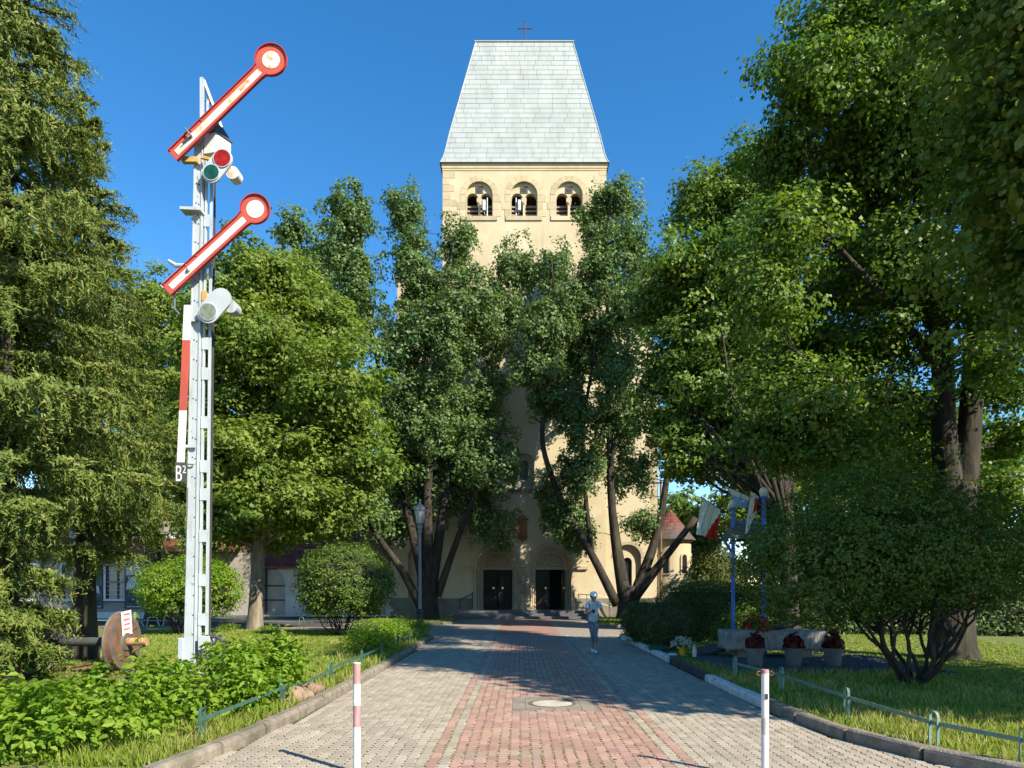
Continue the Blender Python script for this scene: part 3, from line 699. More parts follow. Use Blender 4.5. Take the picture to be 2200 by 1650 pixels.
# entrance steps
st = empty('entrance_steps', (XC, 41.6, 0), 'three broad dark granite steps in front of the two portals', 'steps')
for i in range(3):
    o = MB().bb(XC-4.55+0.32*i, XC+4.55-0.15*i, 40.85+0.36*i, 42.88, 0.16*i+0.001, 0.16*(i+1)).build('step', STEP, st); bevel(o, 0.012, 1)
# right turret
tx, ty_, tr = 9.75, YF+1.9, 1.28
tu = empty('turret', (tx, ty_, 0), 'low round cream stair turret with red conical roof beside the church', 'turret')
mb = MB(); mb.lathe((tx, ty_, 0), [(tr+0.05, 0), (tr+0.05, 1.0), (tr, 1.05), (tr, 4.75), (tr+0.1, 4.8), (tr+0.1, 4.95)], 28); autosmooth(mb.build('wall', STUCCO, tu))
cone = MB(); n = 28; rowsn = 9
for i in range(rowsn):
    ra, rb = (tr+0.28)*(1-i/rowsn), (tr+0.28)*(1-(i+1)/rowsn); za, zb = 4.9+2.0*i/rowsn, 4.9+2.0*(i+1)/rowsn
    for j in range(n):
        t0, t1 = 2*math.pi*(j+0.5*(i % 2))/n, 2*math.pi*(j+1+0.5*(i % 2))/n-0.012
        cone.add([(tx+math.cos(t0)*(ra+0.03), ty_+math.sin(t0)*(ra+0.03), za-0.01), (tx+math.cos(t1)*(ra+0.03), ty_+math.sin(t1)*(ra+0.03), za-0.01), (tx+math.cos(t1)*rb, ty_+math.sin(t1)*rb, zb), (tx+math.cos(t0)*rb, ty_+math.sin(t0)*rb, zb)], [(0, 1, 2, 3)])
o = cone.build('roof_tiles', TILE, tu, attr=True); o['kind'] = 'stuff'
MB().lathe((tx, ty_, 4.86), [(tr+0.3, 0), (tr+0.3, 0.05), (0.1, 1.9)], 28).build('roof', SLATE, tu)
for a in (-115, -62, -15):
    dx, dy = math.cos(R(a)), math.sin(R(a)); c0 = Vector((tx+dx*(tr-0.06), ty_+dy*(tr-0.06), 0))
    M4 = Matrix.Translation(c0) @ Matrix.Rotation(R(a)+math.pi/2, 4, 'Z')
    w = MB(); w.prism([arch(0, 2.75, 0.2, 3.75, 8)], -0.09, 0.1, M4); wo = w.build('window', GLASS, tu)
    f = MB(); f.prism([arch(0, 2.68, 0.3, 3.75, 8), arch(0, 2.76, 0.19, 3.75, 8)], -0.11, 0.1, M4); f.build('frame', STONE_P, wo)
dp = empty('drain_pipe', (8.78, YF+0.2, 0), 'brown downpipe between church corner and round turret', 'pipe')
mb = MB(); mb.tube([(8.78, YF+0.2, 0), (8.78, YF+0.2, 8.5)], 0.07, 10); mb.build('pipe', COPPER, dp)
for z in (1.5, 4, 6.5): MB().lathe((8.78, YF+0.2, z), [(0.095, -0.04), (0.095, 0.04)], 10).build('clip', IRON, dp)
# things on the facade
sh = empty('wall_shrine', (0.22, YF, 4.9), 'honey coloured wooden wall shrine with little gable above the two doors', 'shrine')
x, y = 0.22, YF-0.3
mb = MB()
for s in (-1, 0, 1): mb.bb(x+s*0.25-0.035, x+s*0.25+0.035, y-0.05, y+0.05, 5.05, 6.05)
mb.build('post', SHRINE, sh)
MB().bb(x-0.28, x+0.28, y+0.06, y+0.3, 5.0, 6.05).build('back_board', SHRINE, sh)
MB().prism([[(x-0.4, 6.0), (x+0.4, 6.0), (x, 6.36)]], y-0.12, y+0.3).build('gable_roof', COPPER, sh)
mb = MB(); mb.lathe((x, y+0.03, 5.02), [(0.02, -0.42), (0.07, -0.3), (0.16, -0.18), (0.3, -0.05), (0.32, 0.02)], 8); mb.build('bracket', COPPER, sh)
for s in (-1, 1): MB().lathe((x+s*0.22, y-0.02, 4.95), [(0.01, -0.2), (0.05, -0.1), (0.07, 0.05)], 6).build('pendant', COPPER, sh)
sx, sy = 0.28, YF-0.25
sta = empty('statue', (sx, sy, Z0), 'weathered stone figure on a slim pillar between the two church doors', 'statue')
MB().lathe((sx, sy, Z0), [(0.22, 0), (0.22, 0.35), (0.15, 0.42), (0.13, 0.75), (0.2, 0.85), (0.24, 0.95)], 12).build('pedestal', STONE_P, sta)
mb = MB(); mb.lathe((sx, sy, Z0+0.95), [(0.19, 0), (0.2, 0.1), (0.16, 0.5), (0.17, 0.75), (0.2, 0.98), (0.19, 1.12), (0.09, 1.22), (0.075, 1.26), (0.1, 1.33), (0.105, 1.42), (0.07, 1.5), (0.02, 1.52)], 14, sq=0.8)
mb.tube([(sx-0.19, sy, Z0+2.05), (sx-0.22, sy-0.08, Z0+1.8), (sx-0.05, sy-0.2, Z0+1.75)], [0.07, 0.06, 0.045], 8)
mb.tube([(sx+0.19, sy, Z0+2.05), (sx+0.23, sy-0.08, Z0+1.82), (sx+0.06, sy-0.2, Z0+1.9)], [0.07, 0.06, 0.045], 8)
for k in range(7):
    t = R(200+k*23); mb.tube([(sx+0.2*math.cos(t), sy+0.16*math.sin(t), Z0+0.97), (sx+0.15*math.cos(t), sy+0.125*math.sin(t), Z0+1.6)], [0.035, 0.015], 5)
mb.build('figure', CARVED, sta, smooth=True)
MB().lathe((sx, sy, Z0+2.62), [(0.26, 0), (0.28, 0.06), (0.2, 0.15), (0.24, 0.2), (0.02, 0.5)], 10).build('canopy', STONE_P, sta)
for k, (c, s, lb) in enumerate(((wx[0]+0.36, 1, 'white panel antenna on a mast in the leftmost belfry opening'), (wx[1]-0.36, -1, 'white panel antenna on a mast in the middle belfry opening'))):
    an = empty('antenna', (c, YF+0.1, WZ), lb, 'antenna', 'antennas in the belfry')
    MB().tube([(c+s*0.13, YF+0.10, WZ), (c+s*0.13, YF+0.10, WZ+1.2)], 0.035, 8).build('mast', WHITE, an)
    o = MB().bb(c-s*0.07-0.1, c-s*0.07+0.1, YF-0.06, YF+0.07, WZ+0.36, WZ+1.02).build('panel', WHITE, an); bevel(o, 0.04, 3)
    for z in (0.48, 0.9): MB().bb(min(c, c+s*0.15), max(c, c+s*0.15), YF+0.06, YF+0.10, WZ+z-0.02, WZ+z+0.02).build('bracket', STEEL, an)
    MB().tube([(c-s*0.05, YF+0.1, WZ+0.36), (c-s*0.03, YF+0.08, WZ+0.2), (c+s*0.06, YF+0.1, WZ+0.14), (c+s*0.12, YF+0.12, WZ+0.3)], 0.014, 6).build('cable', WHITE, an)
def handrail(name, label, pts, posts, r, m, mids=(0.45,)):
    e = empty(name, Vector((pts[0][0], pts[0][1], 0)), label, 'handrail')
    MB().tube(pts, r, 8).build('top_rail', m, e)
    for d in mids: MB().tube([(x, y, z-d) for x, y, z in pts], r*0.8, 8).build('lower_rail', m, e)
    for x, y, z0, z1 in posts: MB().tube([(x, y, z0), (x, y, z1)], r*0.9, 8).build('post', m, e)
handrail('handrail', 'steel tube handrail right of the church doors by the steps', [(3.55, 42.2, 1.45), (4.75, 42.2, 1.40), (5.6, 42.2, 1.15)], [(3.6, 42.2, 0.0, 1.45), (4.1, 42.2, 0, 1.43), (4.65, 42.2, 0.0, 1.41), (5.55, 42.2, 0.05, 1.17)], 0.024, STEEL)
handrail('handrail', 'grey steel ramp railing at the foot of the right oak', [(5.2, 40.6, 1.25), (5.9, 40.2, 1.2), (6.5, 39.8, 0.95)], [(5.25, 40.6, 0.05, 1.24), (5.9, 40.2, 0.05, 1.19), (6.45, 39.8, 0.05, 0.97)], 0.024, STEEL)
handrail('handrail', 'dark slanting handrail on the wall left of the doors', [(-3.7, 42.75, 1.05), (-2.75, 42.75, 1.55)], [(-3.6, 42.8, 0.5, 1.1), (-2.85, 42.8, 0.6, 1.5)], 0.03, IRON, ())

# ------------------------------------------------------------------ the houses on the left
def arch_trim(c, z0, hw, zs, t, y0, y1): 
    o = arch(c, z0, hw+t, zs); i = arch(c, z0+0.001, hw, zs); return [o, i]
hl = empty('museum_house', (-26, 42, 0), 'grey pebble dashed house with red eaves and tall posters', 'house')
wins = [(-24.22, 1.18, 3.2, 1.25), (-26.85, 1.18, 3.2, 1.25), (-29.6, 1.18, 3.2, 1.25)]
mb = MB(); mb.prism([[(-33, 0), (-22.5, 0), (-22.5, 4.05), (-33, 4.05)]]+[[(c-w/2, z0), (c+w/2, z0), (c+w/2, z1), (c-w/2, z1)] for c, z0, z1, w in wins], 42, 42.35)
mb.build('wall', PEBBLE, hl)
MB().bb(-33, -22.5, 42.36, 52, 0, 4.04).build('wall_body', PEBBLE, hl)
MB().bb(-33, -22.4, 41.93, 42, 0.0, 0.38).build('plinth', PAINTW, hl)
for c, z0, z1, w in wins:
    t = 0.13
    fr = MB(); fr.prism([[(c-w/2-t, z0-t), (c+w/2+t, z0-t), (c+w/2+t, z1+t), (c-w/2-t, z1+t)], [(c-w/2, z0), (c+w/2, z0), (c+w/2, z1), (c-w/2, z1)]], 41.96, 42.1); wo = fr.build('window', PAINTW, hl)
    MB().bb(c-w/2-0.2, c+w/2+0.2, 41.86, 41.96, z0-t-0.06, z0-t).build('sill', SLATE, wo)
    sash = MB()
    sash.bb(c-0.05, c+0.05, 42.1, 42.2, z0, z1); sash.bb(c-w/2, c+w/2, 42.09, 42.19, (z0+z1)/2-0.05, (z0+z1)/2+0.05)
    for x in (c-w/2, c+w/2-0.06): sash.bb(x, x+0.06, 42.11, 42.2, z0, z1)
    sash.build('sash', FRAMEB, wo)
    gr = MB()
    for i in range(1, 6): gr.bb(c-w/2+w*i/6-0.012, c-w/2+w*i/6+0.012, 42.04, 42.06, z0, z1)
    for i in range(1, 8): gr.bb(c-w/2, c+w/2, 42.06, 42.08, z0+(z1-z0)*i/8-0.012, z0+(z1-z0)*i/8+0.012)
    gr.build('grille', PAINTW, wo)
    MB().bb(c-w/2, c+w/2, 42.22, 42.24, z0, z1).build('curtain', PAINTW, wo)
    for sx_ in (-1, 1):
        for sz in (0, 1): MB().bb(c+sx_*w/4-w/4+0.07, c+sx_*w/4+w/4-0.07, 42.205, 42.212, z0+sz*(z1-z0)/2+0.06, z0+(sz+1)*(z1-z0)/2-0.06).build('pane', mat('pane_glass', (0.30, 0.31, 0.30), rough=0.1, spec=0.6) if 'pane_glass' not in bpy.data.materials else bpy.data.materials['pane_glass'], wo)
def tiles(name, x0, x1, y0, z0, y1, z1, rows, m, parent, step=0.28, sink=0.03):
    mb = MB()
    for i in range(rows):
        ya, yb = y0+(y1-y0)*i/rows, y0+(y1-y0)*(i+1)/rows; za, zb = z0+(z1-z0)*i/rows, z0+(z1-z0)*(i+1)/rows
        x = x0-(step/2 if i % 2 else 0)
        while x < x1:
            a, b = max(x, x0)+0.006, min(x+step, x1)-0.006; x += step
            if b-a < 0.03: continue
            j = random.uniform(0, 0.012)
            mb.add([(a, ya-0.02, za+0.035+j), (b, ya-0.02, za+0.035+j), (b, yb, zb+0.005), (a, yb, zb+0.005), (a, ya-0.02, za), (b, ya-0.02, za)], [(0, 1, 2, 3), (4, 5, 1, 0)])
    o = mb.build(name, m, parent, attr=True); o['kind'] = 'stuff'
    MB().add([(x0, y0, z0-sink), (x1, y0, z0-sink), (x1, y1, z1-sink), (x0, y1, z1-sink)], [(0, 1, 2, 3)]).build('roof_deck', SLATE, parent)
random.seed(4)
tiles('roof_tiles', -33.3, -16.9, 41.45, 4.12, 44.0, 5.0, 9, TILE, hl)
MB().bb(-33.3, -16.9, 41.38, 41.5, 4.0, 4.12).build('gutter', FRAMEB, hl)
up = [(-25.5, 5.6, 6.9, 1.0), (-23.15, 5.9, 6.95, 0.42)]
mb = MB(); mb.prism([[(-30, 4.6), (-20.6, 4.6), (-20.6, 7.3), (-22.6, 9.4), (-28, 9.4), (-30, 7.3)]]+[[(c-w/2, z0), (c+w/2, z0), (c+w/2, z1), (c-w/2, z1)] for c, z0, z1, w in up], 44.0, 44.3); mb.build('gable_wall', PEBBLE, hl)
MB().bb(-30, -20.6, 43.9, 44.0, 4.75, 5.15).build('band', PAINTW, hl)
for c, z0, z1, w in up:
    fr = MB(); fr.prism([[(c-w/2-0.09, z0-0.09), (c+w/2+0.09, z0-0.09), (c+w/2+0.09, z1+0.09), (c-w/2-0.09, z1+0.09)], [(c-w/2, z0), (c+w/2, z0), (c+w/2, z1), (c-w/2, z1)]], 43.95, 44.05); wo = fr.build('window', PAINTW, hl)
    MB().bb(c-w/2, c+w/2, 44.2, 44.23, z0, z1).build('pane', GLASS, wo)
    MB().bb(c-0.03, c+0.03, 44.1, 44.16, z0, z1).build('sash', PAINTW, wo)
mb = MB(); mb.bar((-20.2, 46, 7.0), (-22.7, 46, 9.55), 6, 0.16, up=(0, 1, 0)); 
rp = MB()
for s, xs in ((1, (-20.25, -22.7)), (-1, (-30.35, -27.9))):
    for i in range(8):
        t0, t1 = i/8, (i+1)/8
        xa, xb = xs[0]+(xs[1]-xs[0])*t0, xs[0]+(xs[1]-xs[0])*t1; za, zb = 7.0+2.55*t0, 7.0+2.55*t1
        for k in range(16):
            y0 = 43.6+k*0.3; rp.add([(xa, y0, za+0.05), (xa, y0+0.29, za+0.05), (xb, y0+0.29, zb+0.02), (xb, y0, zb+0.02), (xa, y0, za-0.06), (xb, y0, zb-0.06)], [(0, 1, 2, 3), (4, 0, 3, 5)])
o = rp.build('gable_tiles', TILE, hl, attr=True); o['kind'] = 'stuff'
# recessed entrance between
mb = MB(); hole = arch(-20.35, 0.1, 1.0, 2.3); mb.prism([[(-22.5, 0), (-16.8, 0), (-16.8, 4.3), (-22.5, 4.3)], hole], 43.6, 43.9); pw = mb.build('porch_wall', PEBBLE, hl)
MB().prism(arch_trim(-20.35, 0.1, 1.0, 2.3, 0.28, 0, 0), 43.52, 43.62).build('arch_surround', PAINTW, pw)
MB().prism([hole], 43.84, 43.9).build('door', IRON, pw)
MB().bb(-22.49, -16.9, 42.5, 43.6, -0.01, 0.14).build('door_step', STEP, hl)
# posters
POST_BG = mat('poster_dark_print', (0.03, 0.035, 0.045), (0.10, 0.11, 0.12), scale=2.5, rough=0.6)
POST_W = mat('poster_white_print', (0.55, 0.57, 0.60), (0.40, 0.42, 0.46), scale=6, rough=0.6)
for k, (x0, x1, lb) in enumerate(((-26.05, -25.05, 'dark poster with a pale robed shape between the two windows'), (-23.66, -22.66, 'dark poster with white print at the right corner of the house'))):
    po = empty('poster', ((x0+x1)/2, 41.97, 0.55), lb, 'poster')
    MB().bb(x0, x1, 41.955, 41.998, 0.62, 3.25).build('panel', POST_BG, po)
    mb = MB()
    if k == 0: mb.prism([[(x0+0.3, 0.95), (x0+0.62, 0.9), (x0+0.66, 1.55), (x0+0.85, 1.5), (x0+0.8, 1.9), (x0+0.6, 2.1), (x0+0.5, 2.3), (x0+0.36, 2.1), (x0+0.2, 1.75), (x0+0.3, 1.5)]], 41.951, 41.954)
    else: mb.prism([[(x0+0.04, 2.62), (x1-0.04, 2.62), (x1-0.04, 3.2), (x0+0.04, 3.2)]], 41.951, 41.954); mb.prism([[(x0+0.04, 1.75), (x0+0.9, 1.75), (x0+0.9, 2.3), (x0+0.7, 2.5), (x0+0.35, 2.48), (x0+0.1, 2.1)]], 41.951, 41.954)
    mb.build('print', POST_W, po)
    t = MB(); rg = random.Random(k); xx = x0+0.06
    while xx < x1-0.1:
        w = rg.uniform(0.03, 0.1); t.bb(xx, xx+w, 41.951, 41.954, 0.68, 0.74); xx += w+0.02
    t.build('print_line', POST_W, po)
    MB().prism([[(x0-0.03, 0.59), (x1+0.03, 0.59), (x1+0.03, 3.28), (x0-0.03, 3.28)], [(x0, 0.62), (x1, 0.62), (x1, 3.25), (x0, 3.25)]], 41.94, 42.0).build('frame', IRON, po)
# annex with arches
an = empty('annex', (-13, 45, 0), 'low white annex with arched niches and dark red tiled roof', 'building')
hs = [arch(-16.35, 0.08, 1.28, 2.05), arch(-12.6, 0.08, 1.0, 2.2), arch(-9.8, 0.08, 0.9, 2.2)]
mb = MB(); mb.prism([[(-18.1, 0), (-8.2, 0), (-8.2, 3.2), (-18.1, 3.2)]]+hs, 45, 45.4); mb.build('wall', PAINTW, an)
BL = mat('blue_grey_glazing', (0.22, 0.24, 0.25), (0.32, 0.34, 0.34), scale=1.2, rough=0.25, spec=0.5)
for h in hs[:1]:
    MB().prism([h], 45.25, 45.3).build('glazing', BL, an)
    gb = MB(); gb.bb(-17.6, -15.1, 45.17, 45.24, 1.02, 1.10); gb.bb(-17.6, -15.1, 45.17, 45.24, 1.95, 2.03); gb.bb(-16.4, -16.32, 45.16, 45.23, 0.1, 3.25); gb.build('glazing_bar', IRON, an)
for h in hs[1:]: MB().prism([h], 45.32, 45.38).build('door', FRAMEB, an)
MB().bb(-18.1, -8.2, 45.41, 52, 0, 3.19).build('wall_body', PAINTW, an)
tiles('roof_tiles', -18.4, -8.0, 44.55, 3.18, 49.5, 7.6, 20, TILE, an)
MB().bb(-18.4, -8.0, 44.46, 44.56, 3.08, 3.2).build('gutter', FRAMEB, an)
MB().prism([[(-18.3, 3.1), (-18.1, 3.1), (-18.1, 3.2), (-18.3, 3.2)]], 44.6, 50).build('verge', FRAMEB, an)
e2 = MB(); e2.tube([(-17.95, 44.8, 0), (-17.95, 44.8, 3.1)], 0.06, 8); e2.build('downpipe', FRAMEB, an)

# ------------------------------------------------------------------ trees
L_OAK = leafmat('oak_leaf', [(0.058, 0.105, 0.032), (0.085, 0.145, 0.042), (0.115, 0.18, 0.055), (0.19, 0.24, 0.1)], trans=0.25, rough=0.5, spec=0.3)
L_LIME = leafmat('lime_leaf', [(0.07, 0.118, 0.02), (0.115, 0.175, 0.028), (0.165, 0.22, 0.038), (0.26, 0.28, 0.075)], trans=0.38, rough=0.5)
L_LIND = leafmat('linden_leaf', [(0.045, 0.092, 0.018), (0.08, 0.145, 0.024), (0.135, 0.205, 0.034), (0.26, 0.3, 0.08)], trans=0.33, rough=0.45)
L_NEAR = leafmat('flowering_linden_leaf', [(0.065, 0.115, 0.02), (0.105, 0.165, 0.026), (0.16, 0.205, 0.034), (0.26, 0.26, 0.08)], trans=0.35, rough=0.45)
L_SPRUCE = leafmat('spruce_needles', [(0.065, 0.1, 0.02), (0.1, 0.145, 0.026), (0.145, 0.18, 0.034), (0.28, 0.23, 0.075)], trans=0.15, rough=0.6, spec=0.25)
L_SHRUB = leafmat('shrub_leaf', [(0.05, 0.092, 0.018), (0.08, 0.135, 0.024), (0.11, 0.17, 0.03), (0.16, 0.2, 0.045)], trans=0.3, rough=0.42)
L_DARK = leafmat('yew_leaf', [(0.035, 0.068, 0.018), (0.05, 0.095, 0.024), (0.07, 0.12, 0.03), (0.12, 0.16, 0.045)], trans=0.2, rough=0.5)
L_HORN = leafmat('hornbeam_leaf', [(0.085, 0.17, 0.016), (0.135, 0.235, 0.02), (0.185, 0.28, 0.026), (0.25, 0.3, 0.045)], trans=0.4, rough=0.5, spec=0.25)
L_THUJA = leafmat('thuja_spray', [(0.06, 0.085, 0.018), (0.09, 0.11, 0.022), (0.12, 0.13, 0.03)], trans=0.2, rough=0.6)
L_GRASS = leafmat('grass_blade', [(0.13, 0.19, 0.02), (0.18, 0.245, 0.03), (0.22, 0.265, 0.045), (0.32, 0.29, 0.11)], trans=0.35, rough=0.55)

def pb(d, lst, dr=1.0, dj=0.0, seed=0, split=0, sx=0.5, sy=0.8):
    """crown lobes from their place in the view at distance d"""
    rg = random.Random(seed); out = []
    for (x, y, rx, ry) in lst:
        dd = d+rg.uniform(-dj, dj); p = at(x, y, dd); r = rx*dd/F
        if split:
            for _ in range(split):
                q = (p.x+rg.uniform(-0.75, 0.75)*r, dd+rg.uniform(-0.7, 0.7)*r, p.z+rg.uniform(-0.5, 0.4)*ry*dd/F); k = rg.uniform(0.75, 1.2)
                out.append((*q, r*sx*k, max(0.5, r*dr*sx*k), ry*dd/F*sy*rg.uniform(0.7, 1.2)))
            out.append((p.x, dd, p.z, r*1.12, max(0.8, r*dr*1.1), ry*dd/F*1.1))
        else: out.append((p.x, dd, p.z, r, max(0.8, r*dr), ry*dd/F))
    return out
def chain(d, pts, dd=0.0):
    out = []
    for i, (x, y, r) in enumerate(pts):
        t = i/(len(pts)-1); p = at(x, y, d+dd*t); out.append((p.x, p.y, p.z, r))
    return out
D = 38
oakL = [(745, 455, 52, 75), (735, 560, 55, 80), (770, 640, 50, 80), (868, 462, 42, 50), (885, 560, 55, 70), (930, 640, 60, 70), (985, 540, 42, 70), (1010, 650, 60, 70),
        (960, 740, 90, 80), (840, 720, 55, 80), (1065, 700, 60, 70), (1100, 580, 42, 75), (850, 850, 65, 75), (910, 900, 90, 90), (1010, 870, 85, 85), (830, 1010, 80, 70), (900, 1020, 60, 70),
        (1040, 980, 80, 75), (970, 1040, 80, 70), (1050, 1110, 60, 40), (780, 1110, 65, 55), (850, 1130, 50, 40), (1070, 1160, 30, 28)]
tree('oak_tree', 'dark many-limbed oak left of the church doors behind the street lamp', at(922, 1336, D), at(922, 1215, D), 0.55, 0.36,
     pb(D, oakL, 1.0, 1.6, 1, 3, 0.42, 0.85), BARK_D, L_OAK, 11, 4000, 38, 0.60, 0.145, group='oaks before the church', hexa='tri', aspect=1.0, shell=0.15, inner=0, tuft=1.6, flat=0.95, rn=0.7, twigs=420, limbs=[
     chain(D, [(905, 1305, 0.272), (865, 1225, 0.208), (820, 1165, 0.160), (775, 1105, 0.080)], -1.5),
     chain(D, [(918, 1280, 0.32), (880, 1120, 0.224), (850, 990, 0.176), (826, 850, 0.136), (795, 700, 0.096), (770, 470, 0.040)], 0.8),
     chain(D, [(922, 1270, 0.36), (915, 1060, 0.240), (935, 880, 0.176), (948, 700, 0.104), (975, 520, 0.040)], -0.5),
     chain(D, [(924, 1270, 0.32), (900, 1030, 0.176), (870, 850, 0.128), (885, 650, 0.080), (870, 440, 0.032)], 1.4),
     chain(D, [(926, 1270, 0.32), (965, 1010, 0.192), (1005, 850, 0.128), (1085, 700, 0.080), (1105, 540, 0.032)], 0.4),
     chain(D, [(940, 1280, 0.224), (985, 1150, 0.160), (1035, 1030, 0.120), (1085, 900, 0.056)], -1.2),
     chain(D, [(1035, 1030, 0.072), (1060, 1100, 0.040), (1085, 1165, 0.016)], -0.6)])
oakR = [(1315, 440, 48, 50), (1275, 500, 40, 60), (1340, 530, 45, 70), (1290, 600, 55, 70), (1185, 575, 40, 50), (1215, 660, 55, 60), (1345, 650, 45, 70), (1170, 700, 55, 60), (1285, 720, 70, 70),
        (1225, 790, 75, 60), (1150, 790, 45, 50), (1340, 790, 50, 70), (1240, 900, 60, 60), (1320, 900, 60, 70), (1205, 860, 55, 50), (1245, 1010, 50, 55), (1350, 1010, 50, 55), (1215, 1110, 50, 50), (1180, 1060, 30, 40), (1240, 1160, 40, 30), (1375, 1130, 35, 30), (1460, 900, 50, 60)]
tree('oak_tree', 'forked oak with long bare limbs right of the church doors', at(1345, 1336, D), at(1350, 1258, D), 0.58, 0.40,
     pb(D, oakR, 1.0, 1.5, 2, 3, 0.42, 0.85), BARK_D, L_OAK, 12, 2850, 38, 0.58, 0.145, group='oaks before the church', hexa='tri', aspect=1.0, shell=0.15, inner=0, tuft=1.6, flat=0.95, rn=0.7, twigs=380, limbs=[
     chain(D, [(1326, 1300, 0.272), (1272, 1190, 0.208), (1198, 1065, 0.168), (1160, 950, 0.136), (1172, 870, 0.112), (1200, 740, 0.080), (1185, 560, 0.032)], -0.8),
     chain(D, [(1345, 1300, 0.40), (1312, 1100, 0.224), (1310, 900, 0.168), (1300, 700, 0.104), (1322, 420, 0.040)], 0.8),
     chain(D, [(1272, 1190, 0.144), (1255, 1050, 0.120), (1250, 900, 0.096), (1285, 740, 0.072), (1265, 520, 0.032)], -0.2),
     chain(D, [(1310, 1000, 0.120), (1345, 860, 0.088), (1350, 640, 0.040)], 0.6),
     chain(D, [(1356, 1300, 0.36), (1418, 1140, 0.208), (1435, 1000, 0.160), (1465, 860, 0.080)], 0.6),
     chain(D, [(1356, 1290, 0.34), (1432, 1195, 0.192), (1495, 1112, 0.160)], -0.8)])
tree('oak_tree', 'distant oak top peeping over the lime left of the tower', at(640, 1318, 50), at(640, 900, 50), 0.45, 0.25,
     pb(50, [(628, 495, 38, 38), (640, 590, 48, 60), (700, 560, 45, 70), (600, 680, 60, 70), (690, 690, 60, 70), (650, 800, 90, 80)], 1.0, 1.0, 3, 4, 0.5, 0.8), BARK_D, L_OAK, 13, 800, 26, 0.9, 0.22, group='oaks before the church', hexa='tri', shell=0.35, aspect=1.0)
tree('lime_tree', 'bright green lime with pale straight trunk on the left lawn', at(548, 1356, 29), at(556, 1120, 29), 0.29, 0.24,
     pb(29, [(545, 575, 70, 60), (480, 650, 70, 70), (625, 650, 80, 70), (700, 720, 75, 70), (560, 740, 120, 90), (440, 780, 70, 80), (720, 830, 95, 80), (600, 870, 140, 90), (450, 900, 80, 80), (770, 910, 70, 60), (500, 1000, 120, 80),
             (670, 990, 120, 80), (790, 1000, 55, 45), (400, 1010, 60, 60), (460, 1090, 90, 60), (600, 1090, 100, 55), (700, 1090, 80, 45), (440, 1160, 55, 35), (560, 1150, 70, 30), (690, 1130, 60, 30), (370, 1080, 50, 60)], 1.0, 2.0, 4, 2, 0.55, 0.7), BARK_L, L_LIME, 14, 4100, 34, 0.72, 0.13, hexa='tri', aspect=1.15, shell=0.45, flat=0.5, up=0.7, group='limes left of the path', twigs=160)
tree('lime_tree', 'lime crown behind the railway signal mast, half hidden by the spruces', at(330, 1342, 35), at(330, 1050, 35), 0.35, 0.25,
     pb(35, [(335, 640, 60, 60), (300, 720, 80, 80), (390, 740, 70, 80), (330, 850, 110, 90), (400, 960, 80, 80), (300, 970, 80, 80), (350, 1050, 60, 45)], 1.0, 1.5, 5), BARK, L_LIME, 15, 1500, 30, 0.8, 0.15, aspect=0.8, flat=0.4, up=0.7, group='limes left of the path', twigs=80)
tree('linden_tree', 'sunlit linden between the right oak and the darker tall linden', at(1700, 1373, 24.5), at(1690, 1100, 26), 0.34, 0.26,
     pb(29, [(1590, 385, 75, 65), (1660, 350, 65, 75), (1530, 460, 70, 60), (1640, 480, 90, 80), (1480, 560, 75, 60), (1570, 590, 100, 80), (1440, 660, 60, 60), (1520, 720, 100, 80), (1640, 720, 110, 90), (1430, 790, 55, 55), (1490, 850, 90, 70), (1600, 870, 110, 80), (1440, 930, 60, 45), (1530, 970, 100, 55), (1640, 990, 90, 60)], 1.0, 1.8, 6, 2, 0.55, 0.7),
     BARK_D, L_LIND, 16, 3000, 34, 0.75, 0.135, hexa='tri', aspect=1.2, flat=0.5, group='lindens right of the path', twigs=120)
tree('linden_tree', 'tall dark linden with twin stems behind the big round shrub', at(2040, 1420, 16.8), at(2052, 1040, 16.8), 0.46, 0.46,
     pb(16.8, [(1800, 60, 110, 110), (1920, -40, 150, 130), (2080, 60, 150, 150), (1760, 210, 110, 90), (1900, 230, 150, 120), (1700, 330, 75, 60), (1830, 400, 150, 110), (2020, 330, 140, 130), (2180, 350, 120, 150), (1700, 520, 90, 80), (1820, 590, 140, 100), (1970, 560, 120, 100), (1640, 660, 75, 70), (1760, 740, 130, 80), (1900, 730, 100, 70), (1650, 810, 90, 70), (1780, 880, 130, 80), (1910, 880, 90, 70), (1620, 930, 80, 60), (1720, 980, 110, 50), (1860, 1000, 100, 50), (2170, 960, 60, 70), (2190, 640, 90, 120), (2120, 780, 70, 60), (2000, 680, 60, 50), (2160, 1060, 60, 50), (1960, 1000, 50, 60), (2150, 820, 60, 70)], 1.15, 1.6, 7, 2, 0.55, 0.7),
     BARK_D, L_LIND, 17, 4600, 32, 0.6, 0.105, aspect=0.85, flat=0.5, group='lindens right of the path', twigs=160, limbs=[
     chain(16.8, [(2040, 1080, 0.34), (2025, 900, 0.27), (2028, 760, 0.24), (1990, 560, 0.18), (1950, 200, 0.1), (1940, -60, 0.04)], -0.3),
     chain(16.8, [(2066, 1080, 0.34), (2085, 900, 0.26), (2092, 780, 0.24), (2100, 560, 0.18), (2080, 200, 0.1), (2090, -60, 0.04)], 0.4),
     chain(16.8, [(2026, 800, 0.14), (1900, 640, 0.1), (1790, 520, 0.05)], -1.2), chain(16.8, [(2030, 900, 0.13), (1900, 850, 0.09), (1760, 800, 0.04)], -1.0),
     chain(16.8, [(2000, 600, 0.12), (1880, 420, 0.08), (1780, 250, 0.04)], 0.9)])
